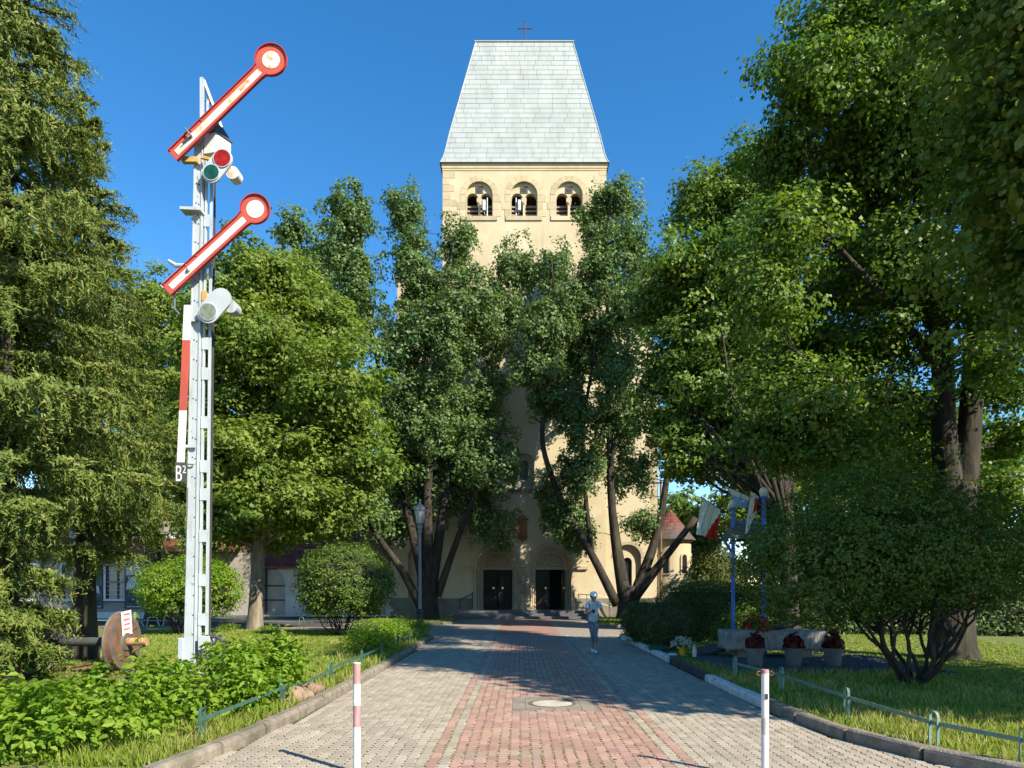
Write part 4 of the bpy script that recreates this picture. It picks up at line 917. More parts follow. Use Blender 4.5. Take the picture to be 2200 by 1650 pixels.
tree('linden_tree', 'nearest linden, its flowering boughs hanging in at the right edge', (11.3, 8.9, 0.05), (11.2, 8.9, 5.2), 0.42, 0.34,
     [(8.3, 9.6, 7.2, 2.4, 2.4, 2.1), (7.6, 9.3, 9.2, 2.0, 2.2, 1.8), (8.2, 8.8, 10.6, 2.4, 2.4, 2.0), (8.6, 9.2, 5.9, 1.7, 1.8, 1.0), (8.8, 8.6, 8.8, 2.2, 2.4, 1.8)],
     BARK_D, L_NEAR, 18, 2300, 26, 0.5, 0.098, hexa=True, aspect=0.85, flat=0.6, group='lindens right of the path', twigs=200, inner=0.05,
     back=([(10.4, 9.0, 7.4, 4.2, 4.0, 2.6), (12.2, 9.6, 8.0, 4.0, 4.0, 3.4), (10.6, 5.4, 7.6, 2.8, 2.5, 1.8), (11.6, 5.3, 5.8, 2.3, 2.3, 1.6), (13.2, 7.4, 5.4, 2.6, 2.4, 1.7), (15.6, 5.2, 7.6, 3.6, 3.4, 2.6), (14.2, 4.2, 8.6, 3.0, 3.0, 2.2), (14.2, 9.6, 5.4, 2.6, 2.6, 1.8), (10.3, 5.3, 7.6, 2.7, 2.4, 2.1), (12.2, 3.9, 9.0, 2.7, 2.4, 2.1), (12.8, 6.2, 8.6, 2.8, 2.5, 2.2)], 31000, 0.23))  # mostly unseen lobes, most of them added to shade the path and right lawn
# background trees and hedges that close the view
far = [(-36, 62, 15, 6, 'tall background tree behind the pebble dashed house, furthest out'), (-25, 60, 13, 5.5, 'background tree rising behind the pebble dashed house roof'), (-15, 64, 13, 5, 'background tree above the annex roof'),
       (11.6, 51, 8.2, 3.0, 'background tree just behind the round stair turret'), (16.5, 46, 10, 3.8, 'background tree seen behind the flags'), (18, 31, 10, 4.0, 'background tree behind the tall hedge, left of the dark linden trunk'), (24.5, 28, 11, 4.6, 'background tree behind the tall hedge, right of the dark linden trunk'), (21.5, 40, 13, 5, 'background tree seen under the tall dark linden'), (30, 34, 14, 6, 'background tree behind the hedge at the right edge'), (28, 48, 15, 6, 'background tree furthest back on the right')]
for i, (x, y, h, r, lb) in enumerate(far):
    rgx = np.random.default_rng(40+i); bl = [(x+rgx.normal()*r*0.4, y+rgx.normal()*r*0.3, h*(0.35+0.1*k)+rgx.normal()*0.5, r*(0.75-0.06*k), r*0.6, r*0.42) for k in range(6)]
    tree('background_tree', lb, (x, y, -0.05), (x, y, h*0.5), 0.35, 0.2, bl, BARK_D, L_LIND if i > 2 else L_LIME, 60+i, 620, 22, 1.1, 0.26, group='trees in the background', inner=0.1, twigs=60, hexa='tri', aspect=1.3)

def spruce(name, label, base, h, rad, seed, nb, zlow=0.5, taper=0.75, pitch=0.28, droop=0.5, lowf=0.5):
    rng = np.random.default_rng(seed); base = Vector(base); root = empty(name, base, label, 'tree', 'spruces at the left edge')
    mb = MB(); trunk_flare(mb, base-Vector((0, 0, 0.1)), base+Vector((0.1, 0, h*0.97)), 0.24, 0.02, rng, 12, 12)
    S, Dv, Ln = [], [], []
    for i in range(nb):
        u = (i+rng.random())/nb; z = zlow+(h-zlow)*u**1.2; z = zlow+(round((z-zlow)/0.62)+rng.normal()*0.10)*0.62
        ln = rad*max(0.02, 1-(z-zlow)/(h-zlow)*0.985)**taper*(0.72+0.4*rng.random())*(lowf if z < 2.6 else 0.5+0.5*lowf if z < 3.6 else 1.0)+0.12
        a = rng.random()*2*math.pi; dr = np.array([math.cos(a), math.sin(a), 0.0]); sd = np.array([-dr[1], dr[0], 0.0])
        z = max(z, 0.5); ln *= 0.62 if z < 3.2 and math.cos(a) > 0.1 else 1.0
        k = 12; t = np.linspace(0, 1, k); dp = droop*(1.1-0.6*u)
        pts = np.array([base.x, base.y, base.z+z])+dr*ln*t[:, None]; pts[:, 2] += ln*(0.22*t-dp*t**1.6+0.30*dp*t**4)
        mb.tube([Vector(p) for p in pts], list(0.035*(1-t*0.85)*min(1, ln/1.5)+0.004), 5)
        nt_ = int(18+ln*27)
        for _ in range(nt_):
            tt = 0.03+0.97*rng.random()**0.8; j = min(k-2, int(tt*(k-1))); f = tt*(k-1)-j; p = pts[j]*(1-f)+pts[j+1]*f
            tang = unit((pts[j+1]-pts[j])[None])[0]
            s = 1 if rng.random() < 0.5 else -1
            if rng.random() < pitch:          # side shoot along the bough
                L = (0.18+0.34*rng.random())*min(1.0, ln/1.6+0.25)*(1.15-0.6*tt)*1.5
                d = unit((tang*0.75+sd*s*(0.5+0.5*rng.random())+np.array([0, 0, -0.12+0.14*rng.normal()]))[None])[0]
            else:                              # hanging branchlet
                L = (0.18+0.5*rng.random())*min(1.0, ln/1.8+0.2)
                d = unit((tang*0.25+sd*s*0.28*rng.random()+np.array([0, 0, -1.0])+0.12*rng.normal(size=3))[None])[0]; p = p+sd*s*rng.random()*0.30*ln*0.35*(1.1-tt)
            S.append(p); Dv.append(d); Ln.append(L)
    S, Dv, Ln = np.array(S), np.array(Dv), np.array(Ln)
    cnt = np.maximum(3, (Ln/0.036).astype(int)); ix = np.repeat(np.arange(len(S)), cnt)
    tt = np.concatenate([np.arange(c)/c for c in cnt]); tv = rng.random(len(S))
    P = S[ix]+Dv[ix]*(Ln[ix]*tt)[:, None]+rng.normal(size=(len(ix), 3))*0.008
    P[:, 2] -= (tt**2)*Ln[ix]*0.10
    rad_ = P-np.array([base.x, base.y, 0]); rad_[:, 2] = 0; N = 0.7*rng.normal(size=(len(ix), 3))+unit(rad_)*0.8+np.array([0, 0, 0.5])
    td = Dv[ix]*0.8+0.55*rng.normal(size=(len(ix), 3))
    sz = 0.14*(1.1-0.5*tt)*(0.7+0.6*rng.random(len(ix)))
    keep = P[:, 2] > 0.12
    rn = np.clip(0.6*tv[ix]+0.35*rng.random(len(ix)), 0, 1)
    me = leaf_mesh('crown', rng, P[keep], N[keep], sz[keep], L_SPRUCE, aspect=0.24, hexa='tri', rnd=rn[keep], tdir=td[keep])
    mb.build('trunk', BARK_D, root, smooth=True); link('crown', me, root); return root
spruce('spruce_tree', 'tall drooping spruce cut by the left edge', (-8.9, 12.0, 0.07), 15.6, 3.05, 31, 340, zlow=0.7, lowf=0.55, taper=0.85, pitch=0.45)
spruce('spruce_tree', 'shorter spruce with a free pointed top left of the signal', (-10.2, 16.4, 0.07), 13.1, 2.5, 32, 220, zlow=2.7, pitch=0.45)

def shrub(name, label, base, blobs, leaf, seed, n_clump, per, csize, lsize, stems=12, stem_r=0.03, spread=0.8, top=0.5, group=None, shell=0.8, hexa=False, aspect=0.6, up=0.4, out=0.9, rn=0.5, cat='shrub', bark=BARK_D, zmin=0.1, flat=0.7, jit=0.05, core=None):
    rng = np.random.default_rng(seed); base = Vector(base); root = empty(name, base, label, cat, group)
    P, N, rnd, C = cloud(rng, blobs, n_clump, per, csize, shell=shell, up=up, out=out, rn=rn, flat=flat, jit=jit)
    k = P[:, 2] > zmin; P, N, rnd = P[k], N[k], rnd[k]
    me = leaf_mesh('foliage', rng, P, N, lsize*(0.65+0.7*rng.random(len(P))), leaf, aspect=aspect, hexa=hexa, rnd=rnd); link('foliage', me, root)
    if core:
        mb = MB()
        for (x, y, z, rx, ry, rz) in core: mb.lathe((x, y, z), [(max(0.01, rx*math.cos(t)), rz*math.sin(t)) for t in np.linspace(-0.9, 1.5, 10)], 16, sq=ry/rx)
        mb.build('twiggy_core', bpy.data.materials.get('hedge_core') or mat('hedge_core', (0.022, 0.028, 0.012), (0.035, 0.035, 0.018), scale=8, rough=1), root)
    if stems:
        mb = MB(); Cs = C[rng.choice(len(C), stems*5, replace=False)]
        for i in range(stems):
            a = 2*math.pi*i/stems+rng.normal()*0.3; e = Vector((base.x+math.cos(a)*spread*(0.3+0.7*rng.random()), base.y+math.sin(a)*spread*(0.3+0.7*rng.random()), base.z+top*(0.8+0.5*rng.random())))
            b0 = base+Vector((math.cos(a)*0.12, math.sin(a)*0.12, -0.03)); pts = limb(mb, rng, b0, e, stem_r, stem_r*0.55, 6, 7, 0.07)
            cc = sorted(Cs, key=lambda c: (Vector(c)-e).length)[:4]
            for c in cc: limb(mb, rng, pts[-1-int(rng.random()*2)], c, stem_r*0.5, stem_r*0.15, 4, 6, 0.08)
        mb.build('branches', bark, root, smooth=True)
    return root
def ball(x, y, z, r, rz, lump=0.12, n=10, seed=0):
    rg = random.Random(seed); out = [(x, y, z, r*0.93, r*0.93, rz*0.93)]
    for i in range(n):
        a = 2*math.pi*i/n; e = rg.uniform(-0.3, 0.9)
        out.append((x+math.cos(a)*r*0.5*math.cos(e), y+math.sin(a)*r*0.5*math.cos(e), z+rz*0.5*math.sin(e), r*0.5, r*0.5, rz*0.48))
    return out
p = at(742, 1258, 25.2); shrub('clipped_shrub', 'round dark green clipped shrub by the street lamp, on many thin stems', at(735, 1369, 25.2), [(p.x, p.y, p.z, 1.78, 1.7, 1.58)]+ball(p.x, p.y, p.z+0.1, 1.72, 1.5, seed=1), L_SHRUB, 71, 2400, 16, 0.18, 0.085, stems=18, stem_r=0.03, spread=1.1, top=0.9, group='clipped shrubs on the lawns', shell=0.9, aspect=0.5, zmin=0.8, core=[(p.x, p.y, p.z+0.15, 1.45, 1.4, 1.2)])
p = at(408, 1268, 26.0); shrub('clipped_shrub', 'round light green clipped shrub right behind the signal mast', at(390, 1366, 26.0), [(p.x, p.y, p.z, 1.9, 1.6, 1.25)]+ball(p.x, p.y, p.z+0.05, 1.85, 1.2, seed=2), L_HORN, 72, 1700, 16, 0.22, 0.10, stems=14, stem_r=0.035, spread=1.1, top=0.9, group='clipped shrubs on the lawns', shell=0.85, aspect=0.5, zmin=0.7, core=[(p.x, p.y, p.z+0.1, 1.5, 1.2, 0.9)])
p = at(1905, 1160, 12.3)
shrub('round_shrub', 'big wide round shrub on fanned stems on the right lawn', at(1960, 1478, 12.3), [(p.x-0.45, p.y, p.z-0.15, 1.95, 1.7, 1.2), (p.x+1.2, p.y+0.2, p.z-0.2, 1.75, 1.6, 1.05), (p.x-1.25, p.y-0.1, p.z-0.5, 1.4, 1.3, 1.0), (p.x-0.2, p.y, p.z+0.45, 1.3, 1.3, 0.95), (p.x+0.4, p.y-0.2, p.z-0.35, 2.0, 1.5, 0.9)],
      L_SHRUB, 73, 3900, 15, 0.15, 0.07, stems=16, stem_r=0.045, spread=1.3, top=1.15, shell=0.88, aspect=0.5, zmin=0.95)
for i, (x, y, d, r, rz, lb) in enumerate(((1432, 1342, 19.2, 0.78, 0.78, 'clipped dark box ball nearest the path on the right'), (1385, 1335, 21.5, 0.72, 0.72, 'clipped dark box ball behind another, next to the white kerb'))):
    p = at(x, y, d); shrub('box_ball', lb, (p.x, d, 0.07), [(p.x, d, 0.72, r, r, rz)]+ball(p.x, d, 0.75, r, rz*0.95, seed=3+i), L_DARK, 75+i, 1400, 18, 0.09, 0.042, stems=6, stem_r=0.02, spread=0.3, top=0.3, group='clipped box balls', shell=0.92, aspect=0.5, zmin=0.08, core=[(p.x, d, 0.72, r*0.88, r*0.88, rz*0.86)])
def hedge(name, label, p0, p1, w, h, leaf, seed, n, lsize, group=None, cat='hedge', csize=0.25, per=16):
    rng = np.random.default_rng(seed); p0 = Vector((*p0, 0.05)); p1 = Vector((*p1, 0.05)); root = empty(name, p0.lerp(p1, 0.5), label, cat, group)
    L = (p1-p0).length; d = (p1-p0).normalized(); s = Vector((-d.y, d.x, 0)); k = n
    face = rng.random(k); U = rng.random(k); Vv = rng.random(k); C = np.zeros((k, 3)); O = np.zeros((k, 3))
    lump = 0.10
    for i in range(k):
        u = U[i]*L
        wob = lump*mnoise.noise(Vector((u*0.8, Vv[i]*h*1.1, seed)))*2
        if face[i] < 0.42: q = p0+d*u-s*(w/2+wob)+Vector((0, 0, Vv[i]*h)); o = -s
        elif face[i] < 0.6: q = p0+d*u+s*(w/2+wob)+Vector((0, 0, Vv[i]*h)); o = s
        elif face[i] < 0.88: q = p0+d*u+s*(Vv[i]-0.5)*w+Vector((0, 0, h+wob)); o = Vector((0, 0, 1))
        else: q = p0+(d*L if U[i] < 0.5 else Vector())+s*(Vv[i]-0.5)*w+Vector((0, 0, rng.random()*h)); o = d if U[i] < 0.5 else -d
        C[i] = q; O[i] = o
    ci = np.repeat(np.arange(k), per); P = C[ci]+rng.normal(size=(len(ci), 3))*csize*0.45; N = O[ci]*0.9+np.array([0, 0, 0.45])+rng.normal(size=(len(ci), 3))*0.5
    kk = P[:, 2] > 0.05
    link('foliage', leaf_mesh('foliage', rng, P[kk], N[kk], lsize*(0.7+0.6*rng.random(kk.sum())), leaf, aspect=0.5, rnd=np.clip(0.5*rng.random(k)[ci]+0.5*rng.random(len(ci)), 0, 1)[kk]), root)
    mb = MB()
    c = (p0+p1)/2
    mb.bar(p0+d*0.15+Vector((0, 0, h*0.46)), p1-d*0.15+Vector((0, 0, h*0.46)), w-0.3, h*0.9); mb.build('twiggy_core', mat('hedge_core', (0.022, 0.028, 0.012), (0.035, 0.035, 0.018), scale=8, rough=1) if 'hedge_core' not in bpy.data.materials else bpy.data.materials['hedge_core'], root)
    return root
hedge('clipped_hedge', 'low dark clipped hedge behind the box balls', (4.75, 22.6), (8.4, 22.2), 1.0, 1.75, L_DARK, 81, 1500, 0.06)
hedge('tall_hedge', 'tall dark hedge closing the right lawn at the back', (10.8, 27.0), (34, 22.0), 1.6, 3.6, L_DARK, 82, 2900, 0.14, csize=0.35)
p = at(1530, 1268, 31)
shrub('thuja', 'tall sunlit golden green thuja beside the round stair turret', (p.x+0.2, 31, 0.05), [(p.x-0.3, 31, 1.6, 0.9, 0.9, 1.9), (p.x+0.6, 31.3, 1.5, 0.9, 0.9, 1.8), (p.x+0.1, 31, 2.6, 0.7, 0.7, 1.3), (p.x+1.6, 31.6, 1.5, 1.0, 0.9, 1.7)], L_THUJA, 83, 1500, 16, 0.3, 0.12, stems=4, stem_r=0.05, spread=0.3, top=1, shell=0.8, aspect=0.4, up=0.3, cat='shrub')
# hornbeam hedge along the near left kerb, leaf by leaf
hb0 = [(-5.6, 6.6, 0.42, 0.75, 0.6, 0.42), (-4.75, 6.9, 0.42, 0.65, 0.6, 0.40), (-4.05, 7.3, 0.36, 0.5, 0.55, 0.36), (-5.0, 7.9, 0.50, 0.7, 0.7, 0.42), (-4.2, 8.3, 0.5, 0.6, 0.7, 0.40), (-4.6, 9.2, 0.5, 0.65, 0.7, 0.42), (-3.95, 9.6, 0.5, 0.5, 0.6, 0.42), (-4.35, 10.5, 0.55, 0.6, 0.6, 0.42), (-3.75, 10.6, 0.5, 0.38, 0.5, 0.42), (-6.6, 6.9, 0.4, 0.8, 0.6, 0.42), (-5.9, 7.6, 0.42, 0.7, 0.6, 0.4), (-3.7, 10.9, 0.72, 0.35, 0.4, 0.32), (-4.1, 11.2, 0.7, 0.4, 0.4, 0.3), (-3.45, 10.2, 0.3, 0.25, 0.5, 0.25), (-3.55, 9.0, 0.3, 0.25, 0.5, 0.28)]
hrg = random.Random(9); hb = [(x, y, z*0.85*(0.66 if -5.1 < x < -4.5 and y > 7.5 and y < 9.5 else 1), rx, ry, rz*0.88) for x, y, z, rx, ry, rz in hb0 if x > -6.2]
for b_ in list(hb):
    for _ in range(2): hb.append((b_[0]+hrg.uniform(-0.5, 0.5)*b_[3], b_[1]+hrg.uniform(-0.5, 0.5)*b_[4], b_[2]+b_[5]*hrg.uniform(0.75, 1.15), 0.16, 0.16, 0.14))
shrub('hornbeam_hedge', 'loose bright hornbeam hedge with serrated leaves along the near left kerb', (-4.5, 8.6, 0.07), hb, L_HORN, 84, 1500, 9, 0.20, 0.085, stems=26, stem_r=0.012, spread=0.9, top=0.5, shell=0.6, hexa=True, aspect=0.58, up=0.75, out=0.5, rn=0.42, cat='hedge', flat=0.5)
rng = np.random.default_rng(85)
for i, (x, y, h, lb) in enumerate(((-4.95, 9.4, 1.35, 'tall leafy hornbeam shoot in front of the old wheel'), (-3.95, 11.2, 1.15, 'thin hornbeam shoot rising right of the signal foot'))):
    e = empty('hornbeam_shoot', (x, y, 0.07), lb, 'plant'); mb = MB(); pts = limb(mb, rng, (x, y, 0.05), (x+0.12-0.3*(i == 0), y, h), 0.007, 0.003, 5, 8, 0.05); mb.build('stem', BARK, e)
    P = []; 
    for q in range(16):
        t = 0.25+0.75*q/15; j = min(6, int(t*7)); c = pts[j].lerp(pts[j+1], t*7-j) if j < 7 else pts[-1]; P.append([c.x+rng.normal()*0.07, c.y+rng.normal()*0.06, c.z+rng.normal()*0.02])
    P = np.array(P); link('leaves', leaf_mesh('leaves', rng, P, np.array([0, -0.3, 0.8])+rng.normal(size=(16, 3))*0.4, np.full(16, 0.10), L_HORN, aspect=0.55, hexa=True), e)
def low(lb, blobs, seed, n, leaf=L_HORN, ls=0.075, nm='low_bush', grp='low bushes along the left kerb'):
    b = blobs[0]; shrub(nm, lb, (b[0], b[1], 0.07), blobs, leaf, seed, n, 12, 0.2, ls, stems=8, stem_r=0.01, spread=0.4, top=0.35, shell=0.55, aspect=0.55, up=0.7, out=0.5, group=grp, flat=0.5)
low('small yellow green bush behind the left bollard', [(-3.75, 17.0, 0.42, 0.5, 0.6, 0.38), (-3.6, 18.0, 0.35, 0.4, 0.5, 0.3)], 86, 230)
low('spreading fresh green bush at the foot of the street lamp', [(-4.3, 20.6, 0.42, 0.7, 0.9, 0.42), (-3.9, 22.4, 0.4, 0.6, 0.9, 0.38), (-3.6, 24.3, 0.35, 0.5, 0.7, 0.33)], 87, 560)
low('little weed clump at the base of the pale lime trunk', [(-11.9, 28.6, 0.15, 0.4, 0.3, 0.15), (-10.3, 28.8, 0.12, 0.35, 0.3, 0.12)], 88, 90)
low('dark leafy bush beside the left blue lamp post', [(8.05-2.2, 19.2, 0.6, 0.5, 0.5, 0.5), (6.3, 19.6, 0.8, 0.45, 0.45, 0.55)], 89, 260, L_SHRUB, 0.08, 'low_bush', 'bushes at the memorial')

# grass: blades on the lawns
def grass(name, label, regions, seed):
    rng = np.random.default_rng(seed); Vs = []; rn = []
    for (x0, x1, y0, y1, n, h, test, dry) in regions:
        u = rng.random(n); y = y0*y1/(y1-(y1-y0)*u) if True else 0   # denser near the eye
        x = x0+(x1-x0)*rng.random(n); ok = test(x, y); x, y = x[ok], y[ok]; n = len(x)
        pat = np.array([mnoise.noise(Vector((a*0.7, b*0.7, 3.0))) for a, b in zip(x, y)])
        hh = h*(0.5+0.8*rng.random(n))*(1+0.5*pat); a = rng.random(n)*6.283; w = 0.005+0.0009*y
        lean = rng.normal(size=(n, 2))*0.35*hh[:, None]
        b = np.stack([x, y, np.full(n, 0.068)], 1); dx = np.stack([np.cos(a)*w, np.sin(a)*w, np.zeros(n)], 1)
        tip = b+np.concatenate([lean, hh[:, None]], 1)
        Vs.append(np.stack([b-dx, b+dx, tip], 1).reshape(-1, 3)); rn.append(np.clip(0.45+0.5*pat+0.25*rng.normal(size=n)+dry, 0, 1))
    V = np.concatenate(Vs); rr = np.concatenate(rn); o = link(name, np_mesh(name, V, np.arange(len(V)).reshape(-1, 3), 3, L_GRASS, rr)); o['kind'] = 'stuff'; tag(o, label, 'grass'); return o
lkx = np.array(LK[:10]); rkx = np.array(RK[:12])
grass('grass', 'sunny short grass of the left lawn', [(-14, -2.9, 6.5, 31, 130000, 0.055, lambda x, y: (x < np.interp(y, lkx[:, 1], lkx[:, 0])-0.16) & ((y < 27.3) | (x < -5-(y-27)*4)), 0.0),
       (-4.3, -3.0, 6.4, 26, 9000, 0.17, lambda x, y: x < np.interp(y, lkx[:, 1], lkx[:, 0])-0.16, 0.15)], 91)
grass('grass', 'mostly shaded grass of the right lawn', [(3.5, 15, 6.2, 26, 90000, 0.042, lambda x, y: (x > np.interp(y, rkx[:, 1], rkx[:, 0])+0.17) & ~((x > 4.4) & (x < 8.6) & (y > 13.6) & (y < 17.6)), 0.02),
       (3.5, 7.5, 6.2, 14, 14000, 0.10, lambda x, y: (x > np.interp(y, rkx[:, 1], rkx[:, 0])+0.17), 0.35)], 92)
grass('grass', 'grass patches around the oak trunks', [(-8.2, -3.5, 34.6, 40, 12000, 0.09, lambda x, y: x < 99, 0), (3.9, 12, 32, 41, 16000, 0.09, lambda x, y: x < 99, 0)], 93)

# ------------------------------------------------------------------ railway semaphore
DS = 12.5
M_PALE = mat('pale_blue_grey_paint', (0.42, 0.455, 0.48), (0.36, 0.395, 0.42), scale=3, rough=0.55, spec=0.4, c3=(0.26, 0.24, 0.20), scale3=9, lo3=0.64, hi3=0.72, streak=(0.24, 0.20, 0.15), sk=(9.0, 0.60, 0.74))
M_WHITEP = mat('white_enamel', (0.66, 0.66, 0.64), (0.58, 0.58, 0.56), scale=4, rough=0.5, streak=(0.40, 0.36, 0.29), sk=(8.0, 0.58, 0.74))
M_REDP = mat('signal_red_paint', (0.46, 0.085, 0.055), (0.38, 0.065, 0.048), scale=2.5, rough=0.55, spec=0.3, streak=(0.30, 0.07, 0.05), sk=(7.0, 0.52, 0.7))
M_RUSTW = mat('rust_stained_white', (0.74, 0.72, 0.66), (0.62, 0.55, 0.42), scale=3.0, rough=0.5, detail=1.5, c3=(0.45, 0.19, 0.06), scale3=5.5, lo3=0.56, hi3=0.74)
M_DARKP = mat('dark_grey_paint', (0.045, 0.05, 0.055), (0.07, 0.07, 0.07), scale=5, rough=0.6)
M_YEL = mat('weathered_yellow', (0.50, 0.33, 0.10), (0.38, 0.23, 0.07), scale=6, rough=0.7)
M_RUST = mat('rusty_steel', (0.20, 0.10, 0.065), (0.11, 0.06, 0.045), scale=5, rough=0.85, bump=0.4, bscale=30)
M_RGL = mat('red_glass', (0.20, 0.008, 0.006), (0.34, 0.02, 0.012), scale=6, detail=1, rough=0.12, spec=0.3)
M_GGL = mat('green_glass', (0.008, 0.05, 0.038), (0.015, 0.09, 0.065), scale=6, detail=1, rough=0.12, spec=0.3)
M_CGL = mat('milky_glass', (0.20, 0.22, 0.17), (0.12, 0.15, 0.09), scale=12, rough=0.15, spec=0.4)
def S(x, y, dy=0.0):
    p = at(x, y, DS); return Vector((p.x, DS+dy, p.z))
sig = empty('railway_signal', S(415, 1472), 'tall pale railway semaphore with two raised red and white arms', 'railway signal')
k12 = DS/F
def axis(y): return 414+(432-414)*(1472-y)/(1472-200)         # mast leans a little
def mast_col(offs0, offs1, y0, y1, dy, depth, m, name, off=0.0):
    a0 = S(axis(y0)+offs0[0], y0, dy); b0 = S(axis(y0)+offs0[1], y0, dy); a1 = S(axis(y1)+offs1[0], y1, dy); b1 = S(axis(y1)+offs1[1], y1, dy)
    e = Vector((0, depth, 0)); vs = [a0, b0, b1, a1]; vs += [v+e for v in vs]
    return MB().add(vs, [(0, 1, 2, 3), (7, 6, 5, 4), (0, 4, 5, 1), (1, 5, 6, 2), (2, 6, 7, 3), (3, 7, 4, 0)]).build(name, m, sig)
mast_col((-20, 4), (-12, 6), 1480, 292, 0.0, 0.02, M_PALE, 'channel_web')
mast_col((-20, -17), (-12, -10), 1480, 292, -0.02, 0.12, M_PALE, 'channel_flange')
mast_col((2, 4.5), (4, 6), 1480, 292, -0.02, 0.12, M_PALE, 'channel_flange')
mast_col((-19, -5), (-13, -5), 1480, 1046, -0.045, 0.02, M_PALE, 'stiffening_plate')
mast_col((7, 12), (9, 12), 1480, 210, 0.05, 0.05, M_PALE, 'lattice_rail')
mast_col((19, 24), (15, 19), 1480, 240, 0.12, 0.05, M_PALE, 'lattice_rail')
mast_col((13, 18), (12, 15), 1480, 240, 0.34, 0.03, M_DARKP, 'rear_rod')
for y in (1455, 1330, 1245, 1150, 1060, 1000, 905, 800, 735, 640, 560, 470):
    c = axis(y); w = 24-5*(1480-y)/1280
    MB().prism([[(S(c+7, y).x, S(c, y+14).z), (S(c+w, y).x, S(c, y+14).z), (S(c+w, y).x, S(c, y-12).z), (S(c+7, y).x, S(c, y-12).z)]], DS+0.04, DS+0.055).build('batten_plate', M_PALE, sig)
bolts = MB()
for y in range(310, 1440, 42):
    for o_ in (-7, -1): bolts.lathe(S(axis(y)+o_, y+(3 if o_ == -1 else 0), -0.002), [(0.011, 0.0), (0.011, -0.008), (0.004, -0.012)], 6, axis='Y')
bolts.build('rivets', M_DARKP, sig)
def arm(name, e, d, r, hw, zy, wm):
    E = at(*e, DS+zy); Dc = at(*d, DS+zy); v = Dc-E; L = v.length; an = math.atan2(v.z, v.x)
    M4 = Matrix.Translation((E.x, DS+zy, E.z)) @ Matrix.Rotation(-an, 4, 'Y')
    ta = math.asin(hw/r)
    out = [(0, -hw), (L-r*math.cos(ta)-0.09, -hw), (L-r*math.cos(ta)*0.98, -hw-0.015)]+[(L+r*math.cos(t), r*math.sin(t)) for t in np.linspace(-math.pi+ta*1.12, math.pi-ta*1.12, 34)]+[(L-r*math.cos(ta)*0.98, hw+0.015), (L-r*math.cos(ta)-0.09, hw), (0, hw)]
    A = MB().prism([out], -0.012, 0.012, M4).build(name, M_REDP, sig)
    inner = []
    n = len(out); c2 = [Vector((x, z)) for x, z in out]
    for i in range(n):
        t = (c2[(i+1) % n]-c2[i-1]).normalized(); nn = Vector((-t.y, t.x)); inner.append(tuple(c2[i]+nn*0.014))
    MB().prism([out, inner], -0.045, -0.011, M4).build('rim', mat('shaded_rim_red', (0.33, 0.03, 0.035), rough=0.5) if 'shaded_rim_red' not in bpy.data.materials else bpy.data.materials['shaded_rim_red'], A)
    MB().prism([[(0.09, -0.055), (L-r-0.05, -0.055), (L-r+0.01, -0.05), (L-r+0.01, 0.05), (L-r-0.05, 0.055), (0.09, 0.055)]], -0.018, -0.0125, M4).build('white_stripe', wm, A)
    MB().prism([[(L+0.155*math.cos(t), 0.155*math.sin(t)) for t in np.linspace(0, 2*math.pi, 32, endpoint=False)]], -0.018, -0.0125, M4).build('white_disc', M_RUSTW, A)
    for x, z in ((0.04, -0.1), (0.04, 0.1), (0.55, 0.1), (0.55, -0.1), (0.8, 0.1), (0.8, -0.1)):
        c = M4 @ Vector((x, -0.014, z)); MB().lathe(c, [(0.013, 0), (0.013, -0.012)], 8, axis='Y').build('bolt', STEEL, A)
    return M4, A
M1, A1 = arm('upper_arm', (372, 337), (583, 130), 0.285, 0.125, -0.20, M_RUSTW)
M2, A2 = arm('lower_arm', (359, 625), (549, 450), 0.265, 0.125, -0.20, M_WHITEP)
c = M1 @ Vector((0.48, -0.02, 0.0)); MB().tube([c, c+Vector((0, -0.05, 0)), c+Vector((-0.10, -0.06, 0.12))], [0.022, 0.022, 0.014], 8).build('crank', STEEL, A1)
MB().tube([c+Vector((0, -0.03, 0)), c+Vector((-0.16, -0.03, -0.13))], 0.015, 6).build('link_rod', M_DARKP, A1)
c = M2 @ Vector((0.52, -0.02, 0.0)); MB().lathe(c, [(0.035, 0), (0.035, -0.025), (0.015, -0.045)], 10, axis='Y').build('pivot', STEEL, A2)
MB().prism([[(-0.03, 0.0), (0.42, 0.0), (0.42, 0.19), (-0.03, 0.19)]], 0.05, 0.1, M2).build('counter_plate', M_PALE, A2)
MB().tube([S(368, 566, -0.1), S(384, 576, -0.1), S(402, 575, -0.1)], [0.03, 0.04, 0.03], 8).build('linkage', M_PALE, sig)
MB().tube([S(382, 632, -0.1), S(381, 668, -0.1), S(392, 680, -0.1)], 0.014, 6).build('pull_rod', STEEL, sig)
for a, b in (((372, 337), (420, 330)), ((359, 625), (420, 590))):
    pass
MB().bar(S(425, 300, -0.2), S(425, 300, 0.05), 0.05, 0.05).build('arm_axle', M_DARKP, sig)
MB().bar(S(428, 562, -0.2), S(428, 562, 0.05), 0.05, 0.05).build('arm_axle', M_DARKP, sig)
def pill(name, c0, r0, c1, r1, y, m, parent=None):
    a = S(*c0); b = S(*c1); v = Vector((b.x-a.x, 0, b.z-a.z)); an = math.atan2(v.z, v.x); L = v.length; al = math.acos(max(-1, min(1, (r0-r1)/L)))
    pts = [(a.x+r0*math.cos(an+t), a.z+r0*math.sin(an+t)) for t in np.linspace(al, 2*math.pi-al, 18)]+[(b.x+r1*math.cos(an+t), b.z+r1*math.sin(an+t)) for t in np.linspace(-al, al, 18)]
    return MB().prism([pts], DS+y, DS+y+0.03).build(name, m, parent or sig)
def disc(name, c, r, y, th, m, parent): return MB().lathe(S(c[0], c[1], y), [(r, 0), (r, -th)], 28, axis='Y').build(name, m, parent)
